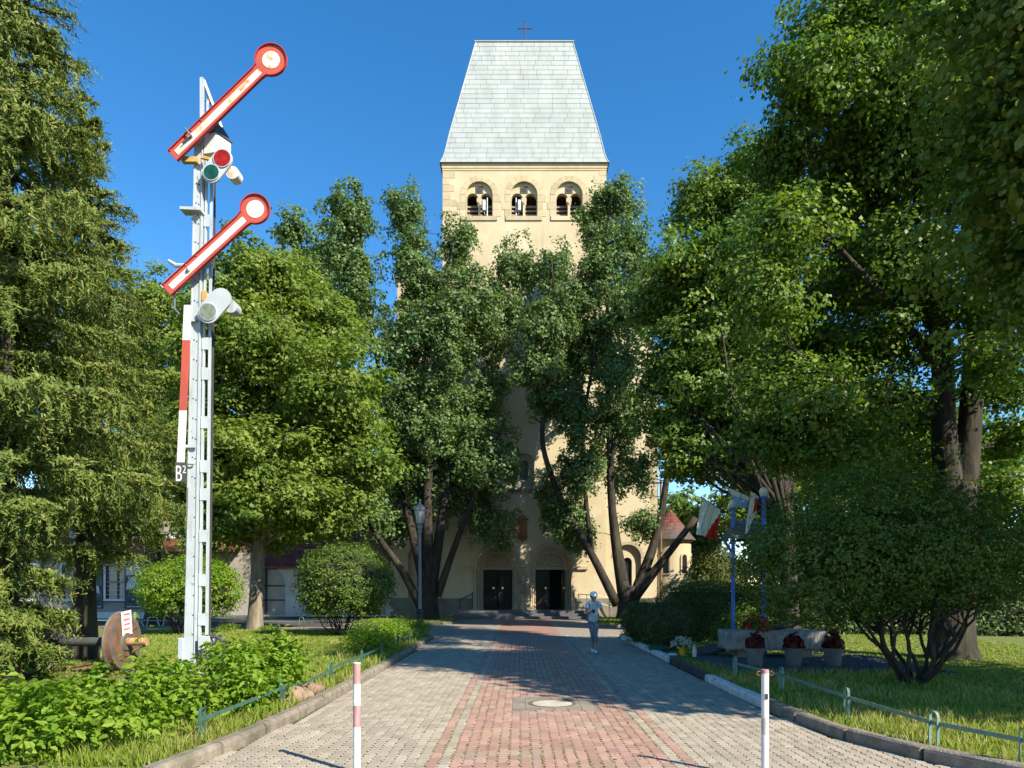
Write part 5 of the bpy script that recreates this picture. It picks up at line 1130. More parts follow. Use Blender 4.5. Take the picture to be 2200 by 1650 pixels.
sp1 = pill('spectacle', (462, 381), 0.175, (485, 351), 0.175, -0.14, M_PALE)
disc('red_lens', (485, 351), 0.145, -0.135, 0.03, M_RGL, sp1); disc('green_lens', (462, 381), 0.13, -0.135, 0.03, M_GGL, sp1)
for (cx, cy, r) in ((485, 351, 0.155), (462, 381, 0.14)):
    rr = MB(); p = S(cx, cy, -0.15); rr.tube([p+Vector((r*math.cos(t), 0, r*math.sin(t))) for t in np.linspace(0, 2*math.pi, 25)], 0.012, 6); rr.build('lens_ring', M_PALE, sp1)
lp1 = disc('lamp_case', (503, 376), 0.112, 0.12, 0.20, M_WHITEP, sig); disc('lamp_lens', (503, 376), 0.085, -0.075, 0.012, M_RUSTW, lp1)
sp2 = pill('spectacle', (455, 677), 0.195, (481, 648), 0.185, -0.14, M_PALE)
disc('clear_lens', (455, 677), 0.145, -0.135, 0.03, M_CGL, sp2)
rr = MB(); p = S(455, 677, -0.15); rr.tube([p+Vector((0.15*math.cos(t), 0, 0.15*math.sin(t))) for t in np.linspace(0, 2*math.pi, 25)], 0.014, 6); rr.build('lens_ring', M_PALE, sp2)
lp2 = disc('lamp_case', (500, 662), 0.112, 0.12, 0.20, M_PALE, sig)
MB().bar(S(438, 345, -0.1), S(470, 352, -0.1), 0.05, 0.05).build('bracket', M_YEL, sig); MB().bar(S(440, 655, -0.1), S(470, 655, -0.1), 0.05, 0.05).build('bracket', M_YEL, sig)
MB().bar(S(396, 349, -0.06), S(428, 349, -0.06), 0.09, 0.09).build('stop_block', M_YEL, sig)
MB().bar(S(438, 625, 0.02), S(438, 645, 0.02), 0.08, 0.05).build('stop_block', M_YEL, sig)
# drive box with sloping lid, ladder head, foot rest
bx = MB(); x0, x1, z0, z1 = S(438, 330).x, S(484, 330).x, S(438, 330).z, S(438, 288).z
bx.add([(x0, DS+0.0, z0), (x0+0.23, DS-0.05, z0), (x0+0.38, DS+0.25, z0-0.02), (x0+0.05, DS+0.35, z0), (x0, DS, z1), (x0+0.23, DS-0.05, z1), (x0+0.38, DS+0.25, z1), (x0+0.05, DS+0.35, z1)], [(3, 2, 1, 0), (4, 5, 6, 7), (0, 1, 5, 4), (1, 2, 6, 5), (2, 3, 7, 6), (3, 0, 4, 7)])
db = bx.build('drive_box', M_WHITEP, sig)
lid = MB(); lid.add([(x0-0.02, DS-0.02, z1+0.002), (x0+0.25, DS-0.08, z1+0.002), (x0+0.41, DS+0.27, z1+0.002), (x0+0.03, DS+0.38, z1+0.002), (x0+0.08, DS+0.06, z1+0.22), (x0+0.20, DS+0.02, z1+0.24), (x0+0.26, DS+0.22, z1+0.24), (x0+0.1, DS+0.26, z1+0.22)], [(3, 2, 1, 0), (4, 5, 6, 7), (0, 1, 5, 4), (1, 2, 6, 5), (2, 3, 7, 6), (3, 0, 4, 7)]); lid.build('lid', M_DARKP, db)
hd = MB(); hd.bar(S(433, 290, 0.02), S(433, 166, 0.02), 0.06, 0.05, (0, 1, 0)); hd.build('head_post', M_PALE, sig)
hd = MB(); hd.bar(S(434, 168, 0.05), S(474, 290, 0.35), 0.05, 0.05); hd.build('head_stay', M_PALE, sig)
hd = MB(); hd.bar(S(436, 205, 0.1), S(446, 208, 0.15), 0.04, 0.04); hd.bar(S(440, 206, 0.12), S(442, 280, 0.12), 0.03, 0.03, (0, 1, 0)); hd.build('head_brace', M_DARKP, sig)
MB().bar(S(394, 455, -0.03), S(438, 457, -0.03), 0.22, 0.05).build('foot_rest', M_PALE, sig)
MB().bar(S(412, 472, 0.0), S(424, 458, 0.0), 0.03, 0.03).build('foot_rest_stay', M_PALE, sig)
# striped board, name plate
for ya, yb, m in ((660, 735, M_WHITEP), (735, 885, M_REDP), (885, 996, M_WHITEP)):
    xa, xb = 409-(ya-660)*0.046, 409-(yb-660)*0.046
    MB().prism([[(S(xa-8, ya).x, S(0, ya).z), (S(xa+8, ya).x, S(0, ya).z), (S(xb+8, yb).x, S(0, yb).z+0.0015), (S(xb-8, yb).x, S(0, yb).z+0.0015)]], DS-0.10, DS-0.085).build('striped_board', m, sig)
for y in (690, 960): MB().bar(S(400, y, -0.05), S(424, y, -0.05), 0.03, 0.05).build('board_bracket', M_PALE, sig)
pl = MB().prism([[(S(384, 996).x, S(0, 1038).z), (S(408, 996).x, S(0, 1038).z), (S(408, 996).x, S(0, 996).z), (S(384, 996).x, S(0, 996).z)]], DS-0.13, DS-0.115).build('name_plate', M_DARKP, sig)
MB().bar(S(404, 999, -0.1), S(418, 999, -0.03), 0.03, 0.02).build('plate_bracket', M_DARKP, sig)
def text(body, loc, hgt, wid, m, parent, name='lettering', rot=None):
    cu = bpy.data.curves.new(name, 'FONT'); cu.body = body; cu.extrude = 0.001; cu.size = 1.0
    t = bpy.data.objects.new('t', cu); COL.objects.link(t); dg = bpy.context.evaluated_depsgraph_get(); me = bpy.data.meshes.new_from_object(t.evaluated_get(dg)); bpy.data.objects.remove(t)
    n = len(me.vertices); co = np.zeros(n*3); me.vertices.foreach_get('co', co); co = co.reshape(-1, 3)
    mn, mx = co.min(0), co.max(0); co = (co-mn)/np.maximum(1e-6, mx-mn)
    W = np.stack([loc[0]+co[:, 0]*wid, loc[1]-co[:, 2]*0.004, loc[2]+co[:, 1]*hgt], 1); me.vertices.foreach_set('co', W.ravel()); me.update()
    me.materials.clear(); me.materials.append(m); me.name = name; return link(name, me, parent)
q = S(386, 1036, -0.131); text('B', q, 33*k12, 12.5*k12, M_WHITEP, pl); q = S(400, 1019, -0.131); text('2', q, 16*k12, 7*k12, M_WHITEP, pl)
# foot: junction boxes and chain wheel
bevel(MB().bb(S(386, 0).x, S(398, 0).x, DS-0.08, DS+0.15, 0.1, S(0, 1370).z).build('junction_box', M_PALE, sig), 0.01, 1)
bevel(MB().bb(S(430, 0).x, S(455, 0).x, DS-0.1, DS+0.12, S(0, 1396).z, S(0, 1366).z).build('junction_box', M_PALE, sig), 0.01, 1)
MB().bb(S(398, 0).x-0.05, S(445, 0).x+0.08, DS-0.15, DS+0.5, 0.0, 0.12).build('footing', PLINTH, sig)
cw = S(461, 1391, -0.05); wh = MB()
wh.lathe(cw, [(0.07, 0.05), (0.07, -0.05)], 14, axis='Y')
ringp = [cw+Vector((0.2*math.cos(t), 0, 0.2*math.sin(t))) for t in np.linspace(0, 2*math.pi, 25)]; wh.tube(ringp, 0.032, 8)
for t in range(5): a = t*1.2566; wh.bar(cw, cw+Vector((0.19*math.cos(a), 0, 0.19*math.sin(a))), 0.03, 0.04, (0, 1, 0))
for t in range(12): a = t*0.5236; wh.box(cw+Vector((0.235*math.cos(a), 0, 0.235*math.sin(a))), (0.045, 0.05, 0.045), Matrix.Rotation(-a, 3, 'Y'))
wh.build('chain_wheel', M_DARKP, sig)
MB().tube([S(448, 1385, -0.09), S(456, 1380, -0.11), S(463, 1402, -0.11)], 0.018, 6).build('crank_lever', M_DARKP, sig)

# ------------------------------------------------------------------ wheelset on its rails
ws = empty('wheelset', (-8.3, 13.3, 0.07), 'rusty railway wheelset with paper notice on the left lawn', 'wheelset')
zc = 0.72; yw = 13.3; gx = -7.55; Rr = 0.54
M_TREAD = mat('brown_worn_tread', (0.19, 0.095, 0.06), (0.10, 0.06, 0.045), scale=6, rough=0.55, spec=0.4)
M_FACE = mat('grey_brown_wheel_face', (0.13, 0.115, 0.10), (0.085, 0.07, 0.06), scale=5, rough=0.8, bump=0.4, bscale=20)
for s, x in ((1, gx), (-1, gx-1.5)):
    pr_ = [(0.10, -0.09), (0.13, -0.09), (0.14, -0.05), (0.40, -0.03), (0.45, -0.07), (0.565, -0.07), (0.58, -0.055), (0.565, -0.03), (0.54, -0.025), (0.53, 0.07), (0.45, 0.075), (0.43, 0.03), (0.38, 0.02), (0.2, 0.06), (0.16, 0.10), (0.10, 0.10)]
    w = MB(); w.lathe((x, yw, zc), [(r, z*s) for r, z in pr_], 48, axis='X'); wo = w.build('wheel', M_FACE, ws); autosmooth(wo, 30)
    t = MB(); t.lathe((x, yw, zc), [(0.538, -0.028*s), (0.545, -0.026*s), (0.534, 0.068*s), (0.52, 0.068*s)], 48, axis='X'); autosmooth(t.build('tread', M_TREAD, wo), 30)
MB().lathe((gx-0.75, yw, zc), [(0.085, -0.78), (0.085, 0.78)], 20, axis='X').build('axle', M_DARKP, ws, smooth=False)
jr = MB(); jr.lathe((gx, yw, zc), [(0.075, 0.09), (0.075, 0.38), (0.06, 0.385), (0.06, 0.40), (0.075, 0.405), (0.075, 0.46)], 20, axis='X'); jr.build('axle_stub', mat('flaking_rust', (0.45, 0.30, 0.16), (0.30, 0.13, 0.05), scale=14, rough=0.8), ws)
jr = MB(); jr.lathe((gx-1.5, yw, zc), [(0.075, -0.09), (0.075, -0.46)], 20, axis='X'); jr.build('axle_stub', M_RUST, ws)
nt_ = empty('paper_notice', (gx+0.11, yw, 1.0), 'white paper notice with red print stuck on the rusty wheel', 'notice')
Mn = Matrix.Translation((gx+0.085, yw-0.16, 0.83)) @ Matrix.Rotation(R(90), 4, 'Z') @ Matrix.Rotation(R(-6), 4, 'Y')
MB().prism([[(0, 0.0), (0.34, 0.0), (0.34, 0.46), (0, 0.46)]], -0.004, 0.0, Mn).build('paper', M_WHITEP, nt_)
t = MB(); rg = random.Random(5)
for i, z in enumerate((0.38, 0.28, 0.19, 0.1)):
    x = 0.08-0.02*(i % 2)
    while x < 0.27: w = rg.uniform(0.012, 0.03); t.prism([[(x, z), (x+w, z), (x+w, z+0.035), (x, z+0.035)]], -0.0065, -0.005, Mn); x += w+0.008
t.build('red_print', mat('red_print_ink', (0.45, 0.07, 0.12), rough=0.7), nt_)
tr = empty('display_track', (-8.3, 13.3, 0.05), 'short rusty rails on old sleepers under the wheelset', 'track')
for x in (gx, gx-1.5):
    r = MB(); r.bb(x-0.035, x+0.035, 11.9, 14.8, 0.14, 0.175); r.bb(x-0.01, x+0.01, 11.9, 14.8, 0.07, 0.14); r.bb(x-0.07, x+0.07, 11.9, 14.8, 0.06, 0.075); r.build('rail', M_RUST, tr)
WOOD = mat('old_sleeper', (0.13, 0.085, 0.06), (0.07, 0.05, 0.038), scale=5, rough=0.95, bump=0.8, bscale=20, stretch=(0.4, 3, 3))
for i, y in enumerate((11.95, 12.7, 13.4, 14.1)): bevel(MB().box((gx-0.75, y, 0.04), (2.7, 0.24, 0.12), Matrix.Rotation(R((-2, 1, 0, 2)[i]), 3, 'Z')).build('sleeper', WOOD, tr), 0.015, 1)

# ------------------------------------------------------------------ bollards, fences, lamp
M_PINK = mat('faded_red_paint', (0.34, 0.17, 0.17), (0.42, 0.25, 0.25), scale=12, rough=0.6, stretch=(3, 3, 0.4))
M_BW = mat('chipped_white_paint', (0.70, 0.70, 0.68), (0.62, 0.61, 0.58), scale=6, rough=0.5, c3=(0.2, 0.19, 0.17), scale3=24, lo3=0.70, hi3=0.73)
M_GREY = mat('worn_grey_paint', (0.48, 0.47, 0.45), (0.36, 0.35, 0.32), scale=10, rough=0.6)
bo = empty('bollard', (-1.51, 6.5, 0), 'slim bollard with faded pink and white bands at the left of the drive', 'bollard', 'bollards across the drive')
for i, (z0, z1, m) in enumerate(((0, 0.43, M_BW), (0.43, 0.63, M_PINK), (0.63, 0.83, M_BW), (0.83, 1.02, M_PINK))):
    MB().lathe((-1.51, 6.5, 0), [(0.034, z0), (0.034, z1-0.0005)], 20).build('band', m, bo, smooth=False)
MB().lathe((-1.51, 6.5, 1.02), [(0.036, 0), (0.036, 0.006), (0.01, 0.01)], 20).build('cap', M_WHITEP, bo)
bo = empty('bollard', (2.22, 6.3, 0), 'slim white bollard with eyelets at the right of the drive', 'bollard', 'bollards across the drive')
for z0, z1, m in ((0, 0.40, M_BW), (0.40, 0.55, M_GREY), (0.55, 0.95, M_BW), (0.95, 0.985, M_PINK)): MB().lathe((2.22, 6.3, 0), [(0.033, z0), (0.033, z1-0.0005)], 20).build('band', m, bo)
for s in (-1, 1):
    r = MB(); c = Vector((2.22+s*0.055, 6.3, 0.95)); r.tube([c+Vector((0.018*math.cos(t), 0.0, 0.018*math.sin(t))) for t in np.linspace(0, 2*math.pi, 15)], 0.005, 6); r.build('eyelet', M_RUST, bo)
MB().bb(2.21, 2.235, 6.262, 6.268, 0.72, 0.77).build('small_mark', IRON, bo)
M_GRN = mat('dark_green_paint', (0.035, 0.095, 0.075), (0.055, 0.12, 0.095), scale=6, rough=0.5, spec=0.4)
M_GRN2 = mat('faded_green_paint', (0.16, 0.24, 0.19), (0.10, 0.19, 0.14), scale=8, rough=0.6, c3=(0.25, 0.24, 0.2), scale3=12, lo3=0.6, hi3=0.68)
def fence(label, posts, m, h=0.42, w=0.11, rail_z=0.30, sag=(), gap=()):
    e = empty('low_fence', (posts[0][0], posts[0][1], 0.07), label, 'fence', 'low green fences')
    for i, (x, y) in enumerate(posts):
        nx, ny = posts[min(i+1, len(posts)-1)]; qx, qy = posts[max(i-1, 0)]; d = Vector((nx-qx, ny-qy, 0)).normalized(); b = Vector((x, y, 0.03))
        pts = [b-d*w/2, b-d*w/2+Vector((0, 0, h-w/2))]+[b+Vector((0, 0, h-w/2))+d*(w/2*-math.cos(t))+Vector((0, 0, w/2*math.sin(t))) for t in np.linspace(0.4, math.pi-0.4, 6)]+[b+d*w/2+Vector((0, 0, h-w/2)), b+d*w/2]
        mb = MB()
        sdv = d.cross(Vector((0, 0, 1)))
        for p, q in zip(pts, pts[1:]): mb.bar(p, q+(q-p).normalized()*0.006, 0.032, 0.012, up=tuple((q-p).cross(sdv).normalized()))
        mb.build('post', m, e)
        if i+1 < len(posts) and i not in gap:
            p = b+Vector((0, 0, rail_z)); q = Vector((nx, ny, 0.03+rail_z)); k = 6; s = dict(sag).get(i, 0.0)
            rl = MB(); pp = [p.lerp(q, t/k)-Vector((0, 0, s*math.sin(math.pi*t/k))) for t in range(k+1)]
            for a, c in zip(pp, pp[1:]): rl.bar(a, c+(c-a)*0.02, 0.008, 0.045)
            rl.build('rail', m, e)
    return e
fence('dark green low fence along the left kerb', [(-3.36, 7.4), (-3.32, 9.8), (-3.26, 12.1), (-3.26, 14.5), (-3.3, 16.8), (-3.34, 19.2), (-3.38, 21.6), (-3.42, 24)], M_GRN, sag=((1, 0.05), (2, -0.02)))
fence('pale green low fence along the right kerb', [(5.5, 5.6), (4.62, 6.35), (4.28, 7.2), (4.2, 8.95), (4.25, 11.3), (4.05, 13.1)], M_GRN2)
fence('thin green low fence along the rear of the left lawn', [(-29, 31.0), (-26.5, 30.9), (-24, 30.8), (-21.5, 30.7), (-19, 30.5), (-16.5, 30.3), (-14, 30.0), (-11.5, 29.6), (-9, 28.9), (-6.6, 28.2)], M_GRN2, h=0.55, w=0.22, rail_z=0.36)
br = empty('bicycle_rack', (-17.5, 32.6, 0), 'low white looped bicycle rack behind the wheelset', 'bicycle rack')
for i in range(4):
    x = -18.6+i*0.75; pts = [(x-0.3, 32.6, -0.01), (x-0.2, 32.6, 0.35)]+[(x+0.25*math.cos(t), 32.6, 0.35+0.1*math.sin(t)) for t in np.linspace(math.pi, 0, 7)]+[(x+0.2, 32.6, 0.3), (x+0.34, 32.6, -0.01)]
    MB().tube(pts, 0.02, 6).build('loop', M_WHITEP, br)
M_LAMPG = mat('grey_lamp_paint', (0.20, 0.205, 0.21), (0.16, 0.165, 0.17), scale=6, rough=0.5, spec=0.4)
M_FROST = leafmat('frosted_glass', [(0.75, 0.75, 0.73), (0.8, 0.8, 0.78)], trans=0.5, rough=0.4, tcol=0.9)
lx, ly = (902-PX)*26.3/F, 26.3
la = empty('street_lamp', (lx, ly, 0), 'grey street lamp with lantern head beside the left oak', 'street lamp')
MB().lathe((lx, ly, 0), [(0.17, 0.0), (0.17, 0.08), (0.13, 0.14), (0.12, 0.8), (0.15, 0.88), (0.13, 0.94), (0.085, 1.0)], 10).build('base', IRON, la)
MB().lathe((lx, ly, 1.0), [(0.07, 0), (0.06, 1.2), (0.055, 2.85), (0.085, 2.9), (0.075, 2.98), (0.1, 3.04), (0.1, 3.14), (0.06, 3.2)], 14).build('pole', M_LAMPG, la)
zb, zt = 4.22, 4.72
cg = MB(); n = 6
for s in range(n):
    a = 2*math.pi*s/n+0.26; cg.tube([(lx+0.12*math.cos(a), ly+0.12*math.sin(a), zb), (lx+0.21*math.cos(a), ly+0.21*math.sin(a), zt)], 0.014, 5)
cg.lathe((lx, ly, zb-0.02), [(0.13, 0), (0.13, 0.03)], 6); cg.lathe((lx, ly, 4.16), [(0.05, 0), (0.06, 0.06)], 8)
cg.build('cage', M_LAMPG, la)
for s in range(n):
    a, b = 2*math.pi*s/n+0.26, 2*math.pi*(s+1)/n+0.26
    MB().add([(lx+0.115*math.cos(a), ly+0.115*math.sin(a), zb+0.01), (lx+0.115*math.cos(b), ly+0.115*math.sin(b), zb+0.01), (lx+0.2*math.cos(b), ly+0.2*math.sin(b), zt), (lx+0.2*math.cos(a), ly+0.2*math.sin(a), zt)], [(0, 1, 2, 3)]).build('pane', M_FROST, la)
MB().lathe((lx, ly, zt-0.01), [(0.25, 0), (0.245, 0.03), (0.10, 0.2), (0.06, 0.25), (0.05, 0.28), (0.02, 0.30), (0.035, 0.33), (0.005, 0.40)], 6).build('cap', M_LAMPG, la)
BOUL = mat('boulder', (0.30, 0.19, 0.14), (0.18, 0.135, 0.105), scale=7, rough=0.9, bump=1.5, bscale=16, rand=0.2)
def rock(name, label, c, r, seed, m=BOUL, group=None):
    b = bmesh.new(); bmesh.ops.create_icosphere(b, subdivisions=3, radius=1)
    for v in b.verts: v.co = v.co*(1+0.22*mnoise.noise(v.co*1.3+Vector((seed*7, 0, 0)))); v.co.x *= r[0]; v.co.y *= r[1]; v.co.z *= r[2]
    me = bpy.data.meshes.new(name); b.to_mesh(me); b.free(); me.materials.append(m); me.shade_smooth(); o = link(name, me, loc=c); tag(o, label, 'rock', group); return o
rock('boulder', 'pale rounded boulder on the left kerb edge by the hedge', (-3.27, 10.15, 0.17), (0.2, 0.24, 0.13), 1, group='boulders on the kerb')
rock('boulder', 'reddish boulder beside the pale one on the left kerb edge', (-3.2, 10.75, 0.16), (0.19, 0.24, 0.13), 4, group='boulders on the kerb')
rock('boulder', 'flat small stone between the pale and the reddish boulder', (-3.19, 10.45, 0.13), (0.12, 0.12, 0.08), 6, group='boulders on the kerb')

# ------------------------------------------------------------------ memorial on the right
M_GRAN = mat('rough_grey_granite', (0.27, 0.27, 0.265), (0.17, 0.17, 0.17), scale=7, rough=0.9, bump=1.5, bscale=9, stretch=(3, 1, 0.8))
DM = 17.0
sl = empty('stone_trough', (at(1656, 1400, DM).x, DM, 0.07), 'long rough grey granite trough on supports at the memorial', 'trough')
x0, x1 = at(1549, 0, DM).x, at(1764, 0, DM).x
b = bmesh.new(); bmesh.ops.create_cube(b, size=1); bmesh.ops.subdivide_edges(b, edges=b.edges, cuts=7, use_grid_fill=True)
for v in b.verts:
    c = v.co.copy(); v.co = Vector(((x0+x1)/2+c.x*(x1-x0), DM+c.y*0.75, 0.5+c.z*0.47)); v.co += Vector((mnoise.noise(v.co*2.1), mnoise.noise(v.co*2.3+Vector((5, 0, 0))), mnoise.noise(v.co*1.9+Vector((0, 5, 0)))))*0.05
me = bpy.data.meshes.new('block'); b.to_mesh(me); b.free(); me.materials.append(M_GRAN); bl_ = link('block', me, sl); bevel(bl_, 0.05, 2)
for x in (x0+0.5, x1-0.5): MB().bb(x-0.18, x+0.18, DM-0.25, DM+0.25, 0.0, 0.29).build('support', PLINTH, sl)
an_ = empty('iron_keel', (x0+1.9, DM+0.1, 0.74), 'black curved iron keel lying on the granite trough', 'ironwork')
MB().tube([at(1600, 1357, DM), at(1660, 1350, DM), at(1700, 1343, DM), at(1738, 1329, DM)], [0.05, 0.07, 0.07, 0.04], 8).build('keel', IRON, an_)
M_PETAL = leafmat('red_begonia', [(0.28, 0.008, 0.01), (0.42, 0.012, 0.015), (0.5, 0.03, 0.03)], trans=0.25, tcol=0.7)
M_DKLEAF = leafmat('dark_red_leaf', [(0.05, 0.012, 0.014), (0.10, 0.018, 0.018), (0.16, 0.03, 0.03)], trans=0.2, tcol=0.7)
M_WPET = leafmat('white_petal', [(0.40, 0.42, 0.34), (0.55, 0.56, 0.48)], trans=0.2, tcol=0.8)
M_POT = mat('grey_plastic_pot', (0.13, 0.14, 0.14), (0.10, 0.11, 0.11), scale=4, rough=0.55)
M_POTY = mat('yellow_pot', (0.50, 0.30, 0.03), rough=0.5)
def flowers(name, label, c, r, h, seed, pot=None, flower=M_PETAL, leaf=L_SHRUB, nf=160, nl=260, group=None, fs=0.06, ls=0.08):
    rng = np.random.default_rng(seed); e = empty(name, c, label, 'flowers', group); c = Vector(c); z = c.z
    if pot:
        pr0, ph, pm = pot; MB().lathe(c, [(pr0*0.78, 0), (pr0*0.95, ph*0.8), (pr0*1.06, ph*0.8), (pr0*1.08, ph), (pr0*0.98, ph), (pr0*0.9, ph-0.04)], 24).build('pot', pm, e); z += ph
    d = unit(rng.normal(size=(nl, 3))); d[:, 2] = np.abs(d[:, 2]); P = np.array([c.x, c.y, z])+d*np.array([r, r, h])*rng.random((nl, 1))**0.4
    link('leaves', leaf_mesh('leaves', rng, P, d+rng.normal(size=(nl, 3))*0.4, ls*(0.6+0.8*rng.random(nl)), leaf, aspect=0.6), e)
    if nf:
        d = unit(rng.normal(size=(nf, 3))); d[:, 2] = np.abs(d[:, 2]); k = 5; P = np.array([c.x, c.y, z])+d*np.array([r, r, h])*(0.92+0.16*rng.random((nf, 1)))
        P = np.repeat(P, k, 0)+rng.normal(size=(nf*k, 3))*fs*0.3; link('blossoms', leaf_mesh('blossoms', rng, P, np.repeat(d, k, 0)+rng.normal(size=(nf*k, 3))*0.5, np.full(nf*k, fs), flower, aspect=0.9), e)
    mb = MB()
    for i in range(8): a = i*0.785; mb.tube([(c.x, c.y, z-0.05), (c.x+math.cos(a)*r*0.5, c.y+math.sin(a)*r*0.5, z+h*0.6)], 0.008, 4)
    mb.build('stems', BARK, e); return e
flowers('begonia_planting', 'bright red begonias on top of the granite trough', (at(1625, 0, DM).x, DM-0.1, 0.74), 0.36, 0.34, 101, None, nf=75, nl=420)
for i, (px, lb) in enumerate(((1622, 'grey pot with dark red plant before the trough, leftmost of three'), (1705, 'grey pot with dark red plant before the trough, middle of three'), (1790, 'grey pot with dark red plant, rightmost and clear of the trough'))):
    d = 15.0; flowers('potted_plant', lb, (at(px, 0, d).x, d, 0.08), 0.21, 0.34, 110+i, (0.195, 0.38, M_POT), leaf=M_DKLEAF, nf=0, nl=120, ls=0.17, group='grey pots before the trough')
dd = 17.2; xx = at(1466, 0, dd).x
flowers('chrysanthemum_pot', 'yellow pot of white chrysanthemums on the right kerb', (xx, dd, 0.09), 0.27, 0.24, 120, (0.09, 0.22, M_POTY), flower=M_WPET, leaf=L_SHRUB, nf=120, nl=200, fs=0.045)
cd = empty('grave_candle', (xx+0.26, 16.9, 0.09), 'white candle holder beside the chrysanthemum pot', 'candle')
MB().lathe((xx+0.22, 16.9, 0.09), [(0.05, 0), (0.055, 0.16), (0.04, 0.2), (0.045, 0.22), (0.01, 0.26)], 12).build('glass', WHITE, cd); MB().lathe((xx+0.22, 16.9, 0.352), [(0.03, 0), (0.03, 0.02)], 10).build('lid', BRASS, cd)
cb_ = empty('candle_bowl', (xx-0.33, 16.8, 0.09), 'pale blue low candle bowl left of the chrysanthemum pot', 'candle'); MB().lathe((xx-0.33, 16.8, 0.09), [(0.05, 0), (0.12, 0.06), (0.1, 0.09), (0.02, 0.1)], 16).build('bowl', mat('pale_blue_glaze', (0.35, 0.45, 0.55), rough=0.3), cb_)
sp_ = empty('stone_plaque', (at(1525, 0, 17.5).x, 17.5, 0.05), 'tilted black stone plaque left of the granite trough', 'plaque'); bevel(MB().box((at(1522, 0, 17.5).x, 17.5, 0.2), (0.75, 0.42, 0.09), Matrix.Rotation(R(18), 3, 'X') @ Matrix.Rotation(R(-14), 3, 'Y')).build('slab', KERB_D, sp_), 0.01, 1); MB().box((at(1522, 0, 17.5).x+0.1, 17.6, 0.1), (0.3, 0.1, 0.16)).build('prop', KERB_D, sp_)
rock('painted_stone', 'green painted round stone among the white kerb stones', (3.78, 18.8, 0.12), (0.28, 0.5, 0.17), 9, mat('green_stone_paint', (0.02, 0.06, 0.03), rough=0.6))
# gravel bed
rng = np.random.default_rng(7); n = 5200; gx_ = 4.2+4.4*rng.random(n); gy_ = 13.7+3.9*rng.random(n); k = (gx_ > 3.9+0.0)
tet = np.array([[1, 0, -0.3], [-0.5, 0.87, -0.3], [-0.5, -0.87, -0.3], [0, 0, 0.8]]); fa = np.array([[0, 1, 3], [1, 2, 3], [2, 0, 3]])
sz = 0.014+0.018*rng.random(n); ang = rng.random(n)*6.28; ca, sa = np.cos(ang), np.sin(ang)
V = np.stack([np.stack([(tet[j, 0]*ca-tet[j, 1]*sa)*sz+gx_, (tet[j, 0]*sa+tet[j, 1]*ca)*sz+gy_, tet[j, 2]*sz+0.085+0*sz], 1) for j in range(4)], 1).reshape(-1, 3)
Fc = (np.arange(n)[:, None, None]*4+fa[None]).reshape(-1, 3)
o = link('gravel', np_mesh('gravel', V, Fc, 3, mat('grey_gravel', (0.13, 0.135, 0.14), (0.09, 0.09, 0.095), scale=9, rough=0.9, attr=0.4), np.repeat(rng.random(n), 3))); o['kind'] = 'stuff'; tag(o, 'loose dark grey gravel around the pots and trough', 'gravel')
gb_ = sheet('gravel_bed', [(4.1, 13.6), (8.7, 13.7), (8.6, 17.7), (4.2, 17.7)], 0.076, mat('gravel_base', (0.085, 0.085, 0.085), (0.06, 0.06, 0.06), scale=20, rough=1, bump=1, bscale=40))
# blue lamp posts with canopy board and flags
M_BLUE = mat('bright_blue_paint', (0.035, 0.11, 0.42), (0.05, 0.14, 0.48), scale=5, rough=0.45, spec=0.4)
M_GLOBE = mat('cream_globe_glass', (0.62, 0.60, 0.50), rough=0.25, spec=0.5)
def bpost(px, d, ytop, r, lb, rg_=0.17):
    x = at(px, 0, d).x; zt = at(px, ytop, d).z
    e = empty('blue_lamp_post', (x, d, 0.07), lb, 'lamp post', 'blue globe lamp posts')
    MB().lathe((x, d, 0.05), [(r*1.5, 0), (r*1.5, 0.1), (r, 0.14), (r, zt-rg_*2-0.12), (r*1.7, zt-rg_*2-0.1), (r*1.7, zt-rg_*2-0.05), (r, zt-rg_*2-0.03)], 16).build('pole', M_BLUE, e)
    MB().lathe((x, d, zt-rg_*2-0.02), [(0.08, 0), (0.10, 0.06), (0.07, 0.09)], 14).build('collar', WHITE, e)
    g = MB(); g.lathe((x, d, zt-rg_), [(max(0.001, rg_*math.cos(t)), rg_*math.sin(t)) for t in np.linspace(-1.4, 1.55, 14)], 20); g.build('globe', M_GLOBE, e, smooth=True); return x, zt
b1 = bpost(1575, 18.0, 1072, 0.048, 'left blue lamp post with cream globe at the memorial', 0.105)
b2 = bpost(1641, 17.6, 1046, 0.055, 'right blue lamp post with cream globe, half hidden by the round shrub', 0.115)
cn = empty('canopy_board', (b1[0], 18.0, 3.0), 'sloping grey canopy board on blue struts between the blue posts', 'canopy')
pts = [at(1552, 1157, 17.6), at(1640, 1157, 17.6), at(1622, 1122, 18.2), at(1578, 1122, 18.2)]
cnm = MB(); cnm.add(pts+[p+Vector((0, 0.03, 0.05)) for p in pts], [(0, 1, 2, 3), (7, 6, 5, 4), (0, 4, 5, 1), (1, 5, 6, 2), (2, 6, 7, 3), (3, 7, 4, 0)]); cnm.build('board', mat('grey_green_board', (0.12, 0.125, 0.085), rough=0.7), cn)
MB().bar(at(1555, 1160, 17.7), at(1573, 1188, 17.95), 0.05, 0.05).build('strut', M_BLUE, cn); MB().bar(at(1570, 1124, 18.1), at(1640, 1124, 18.1), 0.06, 0.05).build('rail', M_BLUE, cn)
lt_ = empty('hanging_lantern', at(1570, 1200, 17.9), 'small white lantern fixed to the left blue post', 'lantern'); q = at(1569, 1193, 17.85); MB().lathe(q, [(0.02, 0.09), (0.07, 0.06), (0.06, -0.08), (0.045, -0.12)], 6).build('body', WHITE, lt_); MB().bar(q+Vector((0, 0, 0.08)), q+Vector((0.08, 0.1, 0.1)), 0.02, 0.02).build('bracket', IRON, lt_)
